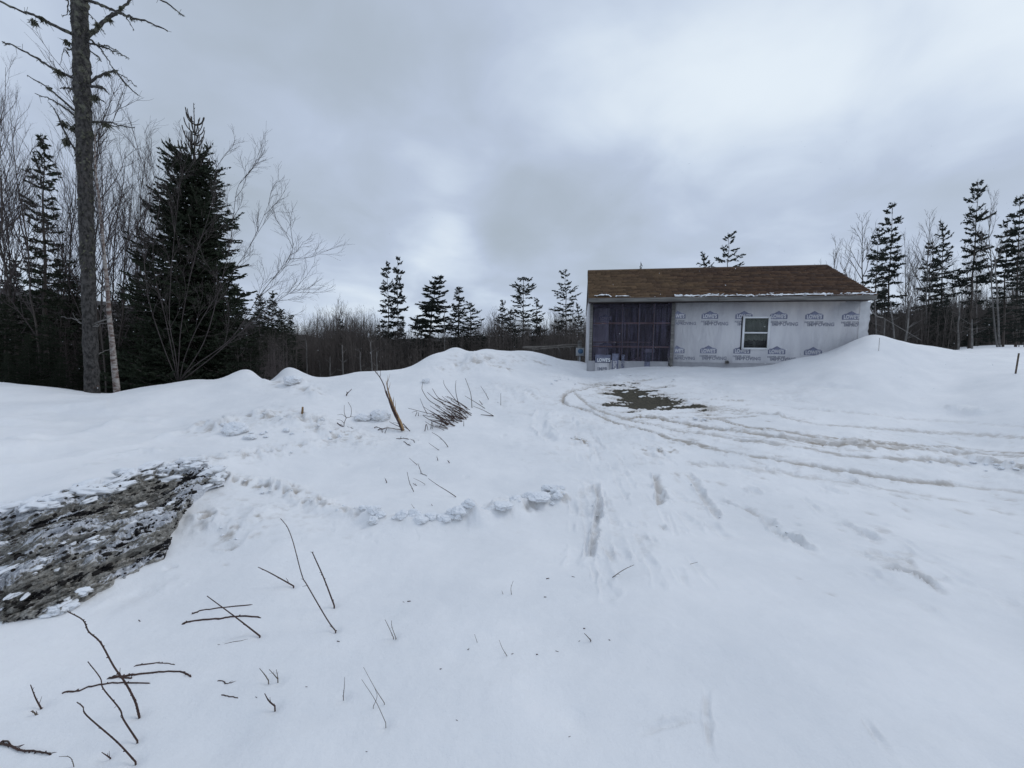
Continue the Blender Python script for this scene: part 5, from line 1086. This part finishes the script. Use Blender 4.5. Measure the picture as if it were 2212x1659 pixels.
def lump(px, py, wpx, ratio, seed, label, group=None, big_=True, sink=.25, mat=None, amp=.35):
    p = gz(px, py); r_ = wpx/2/F*dep(p); a, f_ = (I5, F5) if big_ else (I4, F4); q = a.copy()
    d_ = 1+fbm3(q+seed*3.1, 1.3, 3, seed)*amp*1.3-np.abs(fbm3(q+seed, 3.6, 4, seed+3, .6))*amp
    q = q*d_[:, None]*np.array([r_, r_*.85, r_*ratio]); mb = MB(); mb.add(q, f_)
    return obj('snow_lump', mb.mesh('snow_lump', mat or M_chunk, True), None, label, 'snow lump', group, None, (p[0], p[1], p[2]+r_*ratio*(1-2.6*sink)*.8))
a1_, f1_ = ico(1); cm = MB(); rc_ = random.Random(31); cnt = 0
while cnt < 700:
    i = rc_.randint(4, nt_-60); j = rc_.randint(12, ns_-8)
    if AT[i, j, 0] < .72 and rc_.random() < .9: continue
    cnt += 1; r_ = rc_.uniform(.004, .017)*(1 if rc_.random() < .9 else 1.8); m3 = np.array([[rc_.uniform(.5, 1.3), rc_.uniform(-.3, .3), 0], [0, rc_.uniform(.5, 1.2), rc_.uniform(-.3, .3)], [0, 0, rc_.uniform(.4, .9)]]); cm.add(base_[i, j]+nrmv*r_*.4+(a1_ @ m3)*r_, f1_)
obj('soil_clods', cm.mesh('soil_clods', simple('dark_soil', (.028, .024, .022), .95, .5, 30)), bank, kind='stuff')
lump(507, 936, 56, .72, 1, 'big round lump of icy snow on the left bank slope')
lump(782, 905, 40, .62, 2, 'left lump of a dirty pair below the long mound'); lump(822, 905, 46, .75, 4, 'right lump of a dirty pair below the long mound')
lump(634, 832, 42, .6, 5, 'rough lump stuck in the pointed snow mound at left'); lump(920, 828, 20, .8, 6, 'small dirty lump alone on the slope below the long mound')
lump(1085, 1124, 50, .36, 7, 'wide flat lump in the middle of the snow ridge', sink=.1); lump(1165, 1100, 62, .34, 8, 'lump at right end of the low snow ridge'); lump(1010, 1124, 34, .4, 9, 'small lump left of the gap in the low snow ridge')
lump(910, 1134, 34, .5, 10, 'narrow upright lump in the left part of the snow ridge'); lump(540, 950, 30, .45, 12, 'flat lump just right of the big round one')
lump(130, 1322, 70, .4, 14, 'snow capped dirty lump at the foot of the cut bank', sink=.25); lump(30, 1338, 40, .35, 15, 'dark dirty lump at the lower left foot of the bank', mat=simple('dirty_clod', (.30, .28, .24), .8, .6, 12, .4, 40))
rs = random.Random(14)
for k in range(72):                    # the low broken ridge left by the plough blade
    x_ = rs.choice([rs.uniform(790, 1040), rs.uniform(1045, 1215), rs.uniform(880, 1030)]); y_ = np.interp(x_, [700, 790, 900, 1020, 1100, 1160, 1210], [1100, 1122, 1130, 1125, 1115, 1097, 1085])+rs.gauss(0, 5)-(rs.uniform(0, 22) if x_ > 1080 else rs.uniform(0, 6))
    lump(x_, y_, rs.uniform(10, 36), rs.uniform(.5, .8), rs.randint(1, 400), 'rounded snow lump in the low broken ridge across the middle', 'snow lumps of the low ridge', True, rs.uniform(.25, .42), None, .40)
capm = {}
for k in range(150):                   # snow caps sitting on the ledges and lips of the cut
    zone = rs.random(); i = rs.randint(10, nt_-30)
    j = int(ns_*(rs.uniform(.74, .99) if zone < .68 else rs.uniform(.0, .06) if zone < .76 else rs.uniform(.30, .5)))
    if zone >= .92: i = rs.randint(10, 200); j = int(ns_*rs.uniform(.02, .3))
    j = min(j, ns_-3); r_ = rs.uniform(.014, .05)*(1.25 if zone < .68 else .55)*(1 if rs.random() < .85 else 1.5); key = rs.randint(0, 11)
    if key not in capm:
        a = I4*1.0; a = a*(1+fbm3(a+key*3.1, 1.4, 3, key)*.8-np.abs(fbm3(a+key, 3.0, 3, key+3, .6))*.75)[:, None]; mb = MB(); mb.add(a, F4); capm[key] = mb.mesh('snow_cap', M_chunk, True)
    o = obj('snow_cap', capm[key], bank); o.location = base_[i, j]+np.array([0, 0, r_*.12]); o.rotation_euler = (rs.uniform(-.25, .25), rs.uniform(-.25, .25), math.atan2(dirA[1], dirA[0])+rs.gauss(0, .35)); o.scale = (r_*rs.uniform(1.1, 2.2), r_*rs.uniform(.7, 1.1), r_*rs.uniform(.4, .75))
bands = [((470, 925), (760, 950), 14, 30), ((560, 900), (700, 925), 8, 18), ((390, 1005), (700, 965), 6, 24), ((480, 1035), (700, 1100), 8, 22), ((700, 1102), (1210, 1085), 10, 40), ((900, 1125), (1040, 1122), 10, 10), ((1050, 1120), (1215, 1090), 12, 12), ((1180, 825), (1450, 815), 7, 26), ((1380, 972), (1450, 978), 8, 5), ((1410, 1030), (1425, 1140), 8, 7), ((1290, 1060), (1285, 1120), 8, 6), ((2000, 1002), (2200, 1016), 12, 18), ((1480, 1022), (1550, 1125), 6, 8), ((1500, 905), (1540, 910), 9, 6), ((430, 1120), (540, 1190), 8, 12), ((1230, 945), (1275, 960), 7, 5), ((1650, 1120), (1750, 1190), 8, 8)]
for a, b_, sz, n in bands:
    for k in range(max(3, int(n*.62))):
        t_ = rs.random(); y_ = a[1]+(b_[1]-a[1])*t_+rs.gauss(0, 5)
        if a[0] == 700: y_ = np.interp(a[0]+(b_[0]-a[0])*t_, [700, 790, 900, 1020, 1100, 1160, 1210], [1100, 1122, 1130, 1125, 1115, 1097, 1085])+rs.gauss(0, 4)
        where = 'on the left bank slope' if a[0] < 650 and a[1] < 1010 else 'just right of the dirty bank' if a[0] < 650 else 'along the low ridge in the middle' if a[1] > 1090 and a[0] < 1200 else 'at the right edge of the tyre tracks' if a[0] >= 2000 else 'near the foot of the porch' if a[1] < 830 else 'beside the tyre tracks'
        lump(a[0]+(b_[0]-a[0])*t_+rs.gauss(0, 4), y_, sz*rs.uniform(.4, 1.25), rs.uniform(.4, .7), rs.randint(1, 200), 'small crumbled snow lump strewn '+where, 'crumbled lumps '+where, False, rs.uniform(.2, .4), None, .55)

# ---------------------------------------------------------------- sticks, canes and stems poking from the snow
def r6(x, y): return (x*.41668, 687.5*1.7697+y*.41668) if False else (x*.41668, 1216.6+y*.41668)
def rb(x, y): return (737.3+.22223*x, 737.3+.22223*y)
def ra_(x, y): return (884.8+.6*x, 811+.6*y)
def stick_mesh(pts, r0_, r1_, knobs=True, seed=0, sides=6, name='cane'):
    r = random.Random(seed); n = len(pts); rad_ = np.linspace(r0_, r1_, n)
    m_ = MB(); m_.tube(pts, rad_, sides)
    if knobs:
        for i in range(1, n-1):
            if r.random() < .5: d = nrm(rvec(r)); m_.tube([pts[i]-(pts[min(i+1, n-1)]-pts[i-1])*.05, pts[i]+d*rad_[i]*2.1], [rad_[i]*1.25, rad_[i]*.5], 5)
            if r.random() < .16: d = nrm(rvec(r)*.6+nrm(pts[min(i+1, n-1)]-pts[i])); m_.tube([pts[i], pts[i]+d*rad_[i]*5, pts[i]+d*rad_[i]*9+rvec(r, rad_[i])], [rad_[i]*.6, rad_[i]*.4, rad_[i]*.25], 4)
    return m_
def upright(px, rpx, label, group=None, mat=None, lean=0.0, name='stick', cat='stick', taper=.45, knobs=True):
    p0 = gz(*px[0]); Y0 = p0[1]; sp_ = smooth_poly(px); n = len(sp_); pts = np.array([P(x, y, Y0+lean*k/(n-1)) for k, (x, y) in enumerate(sp_)])-p0
    d = dep(p0); r_ = rpx/2/F*d; pts = np.vstack([pts[:1]+np.array([0, 0, -.04]), pts]); pts[1] += (pts[2]-pts[1])*.02
    return obj(name, stick_mesh(pts, r_, r_*taper, knobs, int(px[0][0])).mesh(name, mat or M_stem, True), None, label, cat, group, None, p0)
def lying(px, rpx, label, group=None, mat=None, name='stick', lift=.35, ends=True):
    sp_ = smooth_poly(px); n = len(sp_); g_ = [gz(x, y) for x, y in sp_]; p0 = g_[n//2]; r_ = rpx/2/F*dep(p0)
    pts = np.array(g_)-p0; pts[:, 2] += r_*lift
    if ends: pts[0, 2] -= r_*2.2; pts[-1, 2] -= r_*2.2
    return obj(name, stick_mesh(pts, r_, r_*.7, True, int(px[0][0]), 6).mesh(name, mat or M_stem, True), None, label, 'stick', group, None, p0)
def z6(l): return [r6(*p) for p in l]
def zb_(l): return [rb(*p) for p in l]
def za_(l): return [ra_(*p) for p in l]
upright(z6([(722, 795), (700, 715), (650, 620), (590, 535), (520, 410), (460, 355), (430, 295), (350, 250)]), 5.2, 'longest reddish cane, rising toward the foot of the dirty bank', lean=.05)
upright(z6([(712, 920), (640, 810), (620, 755), (535, 650), (520, 595), (455, 510)]), 3.8, 'knobbly cane leaning left across two lying sticks', lean=.03)
upright(z6([(703, 1030), (605, 925), (450, 790), (430, 745), (398, 720)]), 4.2, 'lowest long cane leaning left at bottom left')
upright(z6([(1347, 377), (1215, 275), (1073, 170)]), 4.0, 'straight cane crossing the pair of sticks lying on snow')
upright([(725, 1363), (706, 1337), (664, 1265), (652, 1242), (634, 1174), (622, 1141), (612, 1127), (606, 1120)], 3.0, 'tall thin kinked cane with its tip bent left', lean=.1)
upright([(722, 1308), (700, 1250), (680, 1205), (674, 1192)], 4.0, 'thick short cane right of the tall kinked one')
upright(z6([(1522, 118), (1400, 50), (1337, 20)]), 3.4, 'short cane leaning left beside the tall kinked one')
lying(z6([(990, 268), (1050, 245), (1160, 232), (1330, 213)]), 3.6, 'upper of two sticks lying under the straight cane')
lying(z6([(940, 322), (1000, 303), (1140, 292), (1215, 283), (1370, 288)]), 5.0, 'lower thicker of two sticks lying under the straight cane')
lying(z6([(1000, 312), (1165, 302)]), 3.4, 'short stick touching the thicker lying one from below')
lying(z6([(683, 550), (800, 530), (850, 526), (915, 535)]), 3.4, 'short bowed stick lying topmost in the crossed group at bottom left')
lying(z6([(550, 617), (640, 603), (720, 588), (850, 573), (950, 576), (995, 598)]), 5.0, 'thick arching stick lying across the longest cane')
lying(z6([(315, 683), (400, 675), (460, 655), (560, 640), (690, 632), (790, 635)]), 4.2, 'long lying stick under the knobbly cane')
lying(z6([(580, 600), (640, 608), (690, 608)]), 4.6, 'stubby stick tucked against the thick arching one'); lying(z6([(572, 665), (620, 656)]), 2.6, 'tiny stick just below the long lying one')
lying(z6([(755, 362), (830, 340)]), 3, 'small dark stick half buried left of the straight cane'); lying(z6([(1110, 430), (1210, 415), (1320, 388)]), 1.6, 'faint stick sunk in snow below the straight cane', lift=-.3)
upright(z6([(213, 752), (185, 700), (158, 630)]), 3.6, 'short upright twig near the left edge'); upright(z6([(198, 800), (175, 772), (160, 768)]), 4.0, 'small grey stub below the short twig near left edge', mat=M_stemg)
lying(z6([(-30, 955), (50, 962), (110, 985), (190, 993), (270, 1008)]), 5.0, 'thick curved stick entering at the bottom left corner', lift=1.2); lying(z6([(0, 945), (35, 940), (60, 960)]), 3.4, 'fork tip above the curved stick in the bottom left corner', lift=1.4)
upright(z6([(385, 1065), (375, 1025), (355, 1003), (305, 1003)]), 2.0, 'thin hooked stem at the bottom edge', mat=M_stemg)
upright(z6([(572, 1010), (550, 995), (527, 980)]), 3.4, 'short twig right of the lowest long cane')
lying(z6([(1125, 612), (1155, 610), (1175, 622), (1215, 612)]), 2.4, 'small wavy stick lying in the open snow'); lying(z6([(1142, 678), (1190, 690), (1240, 699)]), 3.0, 'small straight stick lying below the wavy one')
upright(z6([(1425, 740), (1400, 720), (1385, 700), (1372, 675)]), 3.8, 'dark curved stub among small stems at lower left centre')
upright(z6([(1392, 608), (1370, 575), (1345, 545)]), 2.6, 'pale stub left of a small V of stems', mat=M_stemg)
upright(z6([(1440, 600), (1418, 575), (1395, 550)]), 2.4, 'left arm of a small V of stems', mat=M_stemg); upright(z6([(1441, 600), (1437, 575), (1432, 550)]), 1.9, 'right arm of a small V of stems', mat=M_stemg)
upright(z6([(1780, 688), (1785, 640), (1787, 590)]), 1.8, 'single thin upright reddish stem', mat=M_stem, name='stem')
upright(z6([(2000, 828), (1945, 710), (1875, 603)]), 1.7, 'longest thin weed stem, leaning left', mat=M_stemg, name='weed_stem', knobs=False); upright(z6([(1993, 725), (1945, 650), (1885, 540)]), 1.7, 'thin weed stem parallel above the longest one', mat=M_stemg, name='weed_stem', knobs=False); upright(z6([(1935, 745), (1955, 690), (1943, 650)]), 1.4, 'short weed stem crossing the two long ones', mat=M_stemg, name='weed_stem')
upright(z6([(2040, 385), (2010, 320), (1995, 292)]), 1.9, 'left blade of a small tuft of weed stems', mat=M_stemg, name='weed_stem'); upright(z6([(2052, 388), (2032, 330), (2030, 297)]), 1.9, 'right blade of a small tuft of weed stems', mat=M_stemg, name='weed_stem')
upright(za_([(732, 726), (770, 700), (808, 682)]), 2.0, 'thin brown grass straw leaning right in the open foreground', mat=M_stemg, name='grass_straw'); upright(za_([(1000, 682), (1037, 672)]), 1.5, 'tiny straw right of the leaning brown one', mat=M_stemg, name='grass_straw')
upright(za_([(367, 790), (365, 765), (373, 740)]), 1.4, 'tiny upright straw in the middle foreground', mat=M_stemg, name='grass_straw'); upright(za_([(338, 792), (332, 775)]), 1.6, 'tiny straw left of an upright one in middle foreground', mat=M_stemg, name='grass_straw')
upright([(1031, 1388), (1025, 1370)], 1.6, 'left of two lone straws low in the middle foreground', mat=M_stemg, name='grass_straw'); upright([(1096, 1418), (1085, 1400), (1078, 1382)], 1.6, 'right of two lone straws low in the middle foreground', mat=M_stemg, name='grass_straw')
upright([(1276, 1383), (1268, 1374), (1262, 1368)], 2.4, 'short dark twig low in the middle foreground', name='twig')
lying([(1146, 1333), (1162, 1331)], 1.8, 'left straw of a pair lying in the middle foreground', mat=M_stemg); lying([(1168, 1332), (1188, 1334)], 1.8, 'right straw of a pair lying in the middle foreground', mat=M_stemg)
for x_, y_ in [(1340, 725), (1250, 1383), (1260, 1355), (1180, 1250), (1175, 1288), (1235, 1246), (1105, 1415), (870, 1299), (880, 1300), (300, 1345), (790, 1620), (1228, 1592), (1010, 1400), (728, 1385), (660, 1480), (552, 1504), (1315, 1380), (1200, 1405), (1158, 1414), (950, 1445), (985, 1560)]:
    if y_ < 800: continue
    lying([(x_, y_), (x_+R_.uniform(3, 7), y_+R_.uniform(-3, 3))], R_.uniform(1.2, 2.4), 'tiny dark bark crumb lying on the snow', 'bark crumbs on the snow', mat=M_stem, name='bark_crumb', lift=.8, ends=False)
# middle group
upright(zb_([(705, 1465), (690, 1430), (665, 1380), (650, 1320), (640, 1270)]), 1.9, 'thin upright twig below the brush heap, bent at its foot'); upright(zb_([(1112, 1510), (1030, 1455), (940, 1400), (845, 1333)]), 2.1, 'long straight twig leaning left below the brush heap')
upright(zb_([(735, 1198), (700, 1170), (660, 1135)]), 1.5, 'short leaning twig above the Y shaped pair'); upright(zb_([(775, 1270), (758, 1225), (742, 1185)]), 1.6, 'upper arm of a Y shaped pair of twigs'); lying(zb_([(770, 1272), (800, 1280), (835, 1295)]), 1.6, 'lower arm of a Y shaped pair of twigs')
upright(zb_([(812, 1388), (760, 1358), (700, 1330)]), 1.2, 'faint thin twig beside the long straight one', mat=M_stemg); upright(zb_([(440, 1368), (434, 1350), (428, 1335)]), 2.4, 'short thick dark stub in the open snow slope'); upright(zb_([(938, 1155), (934, 1140), (930, 1125)]), 2.0, 'left of two small dark stubs below the brush heap'); upright(zb_([(1050, 1180), (1042, 1170), (1035, 1160)]), 2.2, 'right of two small dark stubs below the brush heap')
upright(zb_([(730, 1400), (712, 1390), (695, 1380)]), 1.6, 'tiny leaning twig below the faint thin one'); upright(zb_([(885, 1600), (875, 1580)]), 2.0, 'tiny dark stub above the low snow ridge'); upright(zb_([(715, 1625), (695, 1605), (680, 1580)]), 1.0, 'hair thin straw above the low snow ridge', mat=M_stemg)
upright(zb_([(50, 515), (75, 490), (102, 463)]), 2.4, 'dark stub leaning right high on the snow slope')
upright(zb_([(1037, 1025), (1000, 975), (940, 920), (880, 885)]), 1.8, 'curved twig below the brush heap leaning left'); upright(zb_([(948, 1058), (900, 1025), (848, 987)]), 1.4, 'thin twig under the curved one below the brush heap')
upright(zb_([(1440, 580), (1400, 505), (1355, 435)]), 1.5, 'lone twig right above the brush heap'); upright(zb_([(1550, 625), (1550, 560), (1550, 505)]), 1.3, 'lone vertical twig right of the brush heap'); lying(zb_([(1515, 598), (1565, 627)]), 1.2, 'twig lying at the foot of the lone vertical one')
# broken sapling with split wood
sp0 = gz(*rb(605, 868)); br = thing('broken_sapling', 'broken young tree with a split, splintered yellowish stem', 'tree', sp0)
ctr = smooth_poly(zb_([(605, 868), (575, 790), (540, 720), (505, 640), (478, 560), (455, 480), (435, 384)])); n = len(ctr); pts = np.array([P(x, y, sp0[1]+.25*k/n) for k, (x, y) in enumerate(ctr)])-sp0
d_ = dep(sp0); wd = np.interp(np.linspace(0, 1, n), [0, .15, .5, .8, 1], [6.0, 7.5, 7.0, 4.0, .8])/2/F*d_; wd *= 1+np.array([R_.uniform(-.12, .12) for _ in range(n)])
m_ = MB(); m_.tube(pts, wd, 7); obj('split_stem', m_.mesh('split_stem', M_wood), br)
o_ = np.array([-.022, -.03, 0]); m_ = MB(); m_.tube(pts[:int(n*.85)]+o_, wd[:int(n*.85)]*.62, 6); obj('bark_strip', m_.mesh('bark_strip', M_stem), br)
for k in range(7):
    i = R_.randint(8, n-3); m_ = MB(); p = pts[i]; m_.tube([p, p+np.array([R_.uniform(-.04, .08), -.03, R_.uniform(.08, .22)])], [.008, .001], 3); obj('splinter', m_.mesh('splinter', M_wood), br)
for l, r_ in [([(560, 770), (500, 640), (440, 520), (415, 430), (375, 350), (335, 300), (318, 275)], 3.4), ([(375, 350), (380, 320), (380, 285)], 1.5), ([(365, 340), (350, 310), (345, 285)], 1.2), ([(600, 800), (660, 865), (720, 930), (745, 975)], 2.4), ([(610, 830), (640, 850), (665, 866)], 1.8), ([(590, 840), (520, 810), (465, 780)], 2.0), ([(580, 825), (540, 795), (480, 795)], 1.4)]:
    q_ = smooth_poly(zb_(l)); pt = np.array([P(x, y, sp0[1]+.05) for x, y in q_])-sp0; m_ = MB(); m_.tube(pt, np.linspace(r_, r_*.45, len(pt))/2/F*d_, 5); obj('branch', m_.mesh('branch', M_stem), br)
lying(zb_([(355, 858), (450, 850), (590, 852)]), 2.2, 'straight stick lying left of the broken sapling foot', lift=1.5); lying(zb_([(320, 835), (340, 830), (390, 850), (400, 880)]), 1.4, 'small crooked twig left of the broken sapling'); upright(zb_([(425, 885), (440, 850), (446, 822)]), 1.5, 'tiny upright twig at the left of the broken sapling foot')
lying(zb_([(525, 938), (600, 940), (690, 965), (715, 1000)]), 1.8, 'curved thin stick lying below the broken sapling'); lying(zb_([(600, 980), (640, 1003), (670, 1018)]), 2.2, 'short stick under the curved thin one'); lying(zb_([(670, 965), (715, 995)]), 3.4, 'stubby thick piece at the end of the curved thin stick'); lying(zb_([(485, 990), (525, 1015)]), 2.0, 'small stick alone left of the curved thin one')
for i_, (a, b_) in enumerate([((845, 917), (900, 940)), ((812, 925), (860, 942)), ((770, 948), (820, 962)), ((780, 965), (812, 978)), ((745, 940), (750, 970))]): lying(zb_([a, b_]), 1.3, 'short stick in the loose row below the brush heap', 'loose row of short sticks')
# golden stake
upright([(652, 905), (653, 892), (654, 879)], 8.0, 'short yellowish broken stake on the left slope', mat=M_wood, name='stake', cat='stake', taper=.6, knobs=False)
# leafless twiggy weed at left of the broken sapling
p0 = gz(*rb(25, 822)); sh = thing('twiggy_weed', 'small branching bare weed left of the dirty lumps', 'plant', p0); d_ = dep(p0)
for l, r_ in [([(25, 822), (30, 790), (50, 745), (90, 730), (96, 650), (65, 590)], 1.8), ([(50, 745), (30, 700), (28, 620)], 1.5), ([(90, 732), (130, 735)], 1.2), ([(50, 745), (10, 712), (-40, 715)], 1.1), ([(28, 800), (0, 770), (-45, 760)], 1.2)]:
    q_ = smooth_poly(zb_(l)); pt = np.array([P(x, y, p0[1]) for x, y in q_])-p0; m_ = MB(); m_.tube(pt, np.linspace(r_, r_*.5, len(pt))/2/F*d_, 5); obj('stem', m_.mesh('stem', M_stemg), sh)
lying(zb_([(-50, 790), (20, 825), (60, 835), (122, 850)]), 2.6, 'dark stick lying at the foot of the twiggy weed')
# brush heap of cut canes
hp0 = gz(*rb(1150, 720)); hp = thing('brush_heap', 'fan shaped heap of cut reddish brush stems lying on the slope', 'brush', hp0); rh_ = random.Random(6)
def cane(l, r_, lean=0.0):
    q_ = smooth_poly(zb_(l)); g_ = gz(*q_[0]); pt = np.array([P(x, y, g_[1]-lean*k/len(q_)) for k, (x, y) in enumerate(q_)])-hp0; m_ = MB(); m_.tube(pt, np.linspace(r_, r_*.5, len(pt))/2/F*dep(g_), 5); obj('cane', m_.mesh('cane', M_stem if rh_.random() < .75 else M_stemg), hp)
for l in [[(1270, 650), (1265, 560), (1250, 480), (1205, 360)], [(1145, 620), (1120, 530), (1110, 450), (1115, 380)], [(1150, 620), (1040, 480), (1000, 420), (995, 375)], [(960, 640), (850, 570), (790, 480), (785, 440), (792, 400)], [(1400, 655), (1300, 590), (1200, 530)], [(1480, 725), (1380, 670), (1280, 630)], [(1320, 662), (1100, 652), (820, 650)], [(1230, 745), (900, 710), (650, 650)],
          [(835, 705), (800, 640), (765, 555)], [(1020, 590), (940, 545), (885, 460)], [(990, 600), (900, 550), (835, 495)], [(1480, 725), (1355, 712)], [(1190, 825), (1190, 770)], [(955, 830), (990, 765)], [(1020, 835), (895, 778), (900, 850)], [(870, 850), (876, 780)], [(812, 872), (826, 805), (842, 865)], [(885, 850), (880, 778)], [(1240, 740), (1330, 810)], [(1305, 780), (1328, 812)], [(1360, 580), (1450, 612)], [(1375, 620), (1340, 575)], [(720, 728), (735, 680), (685, 690)], [(750, 725), (748, 690)], [(1160, 630), (1070, 575), (1075, 560)]]: cane(l, rh_.uniform(1.5, 2.2))
for k in range(58):
    bx = rh_.uniform(1000, 1270); by = 850-(bx-1000)*.55+rh_.uniform(-90, 30); L = rh_.uniform(110, 330); an_ = math.radians(rh_.gauss(215, 13)); ex = bx+L*math.cos(an_); ey = by+L*math.sin(an_)*.85; mx_ = (bx+ex)/2+rh_.uniform(-10, 10); my = (by+ey)/2+rh_.uniform(-14, 6)
    if ex < 790: ex = 790+rh_.uniform(0, 60)
    cane([(bx, by), (mx_, my), (ex, ey)], rh_.uniform(1.4, 2.4), rh_.uniform(0, .1))
# slim marker rods
p0 = gz(2193, 809); m_ = MB(); a = P(2201, 763, p0[1])-p0; m_.tube([np.array([0, 0, -.1]), a], .014, 6); rod = obj('marker_rod', m_.mesh('marker_rod', M_stemg), None, 'slim marker rod standing in the snow at the right edge', 'marker', None, None, p0)
p0 = gz(1898, 760); m_ = MB(); a = P(1900, 730, p0[1]-.02)-p0; m_.tube([np.array([0, 0, -.1]), a], .006, 4); obj('weed_stem', m_.mesh('weed_stem', M_stemg), None, 'hair thin stem on the right drift crest beside the house', 'weed', None, None, p0)

# falling snow
fl = MB(); rf_ = np.random.default_rng(4); a, f_ = ico(1)
for k in range(330):
    Y_ = rf_.uniform(2.5, 11); p = P(rf_.uniform(-50, 2260), rf_.uniform(300, 900), Y_); fl.add(p+a*rf_.uniform(.0025, .0065)*(Y_/8)**.5, f_)
obj('falling_snow', fl.mesh('falling_snow', simple('snowflake', (.85, .87, .9), .5)), None, 'scattered snowflakes falling through the air', 'snow', None, 'stuff')
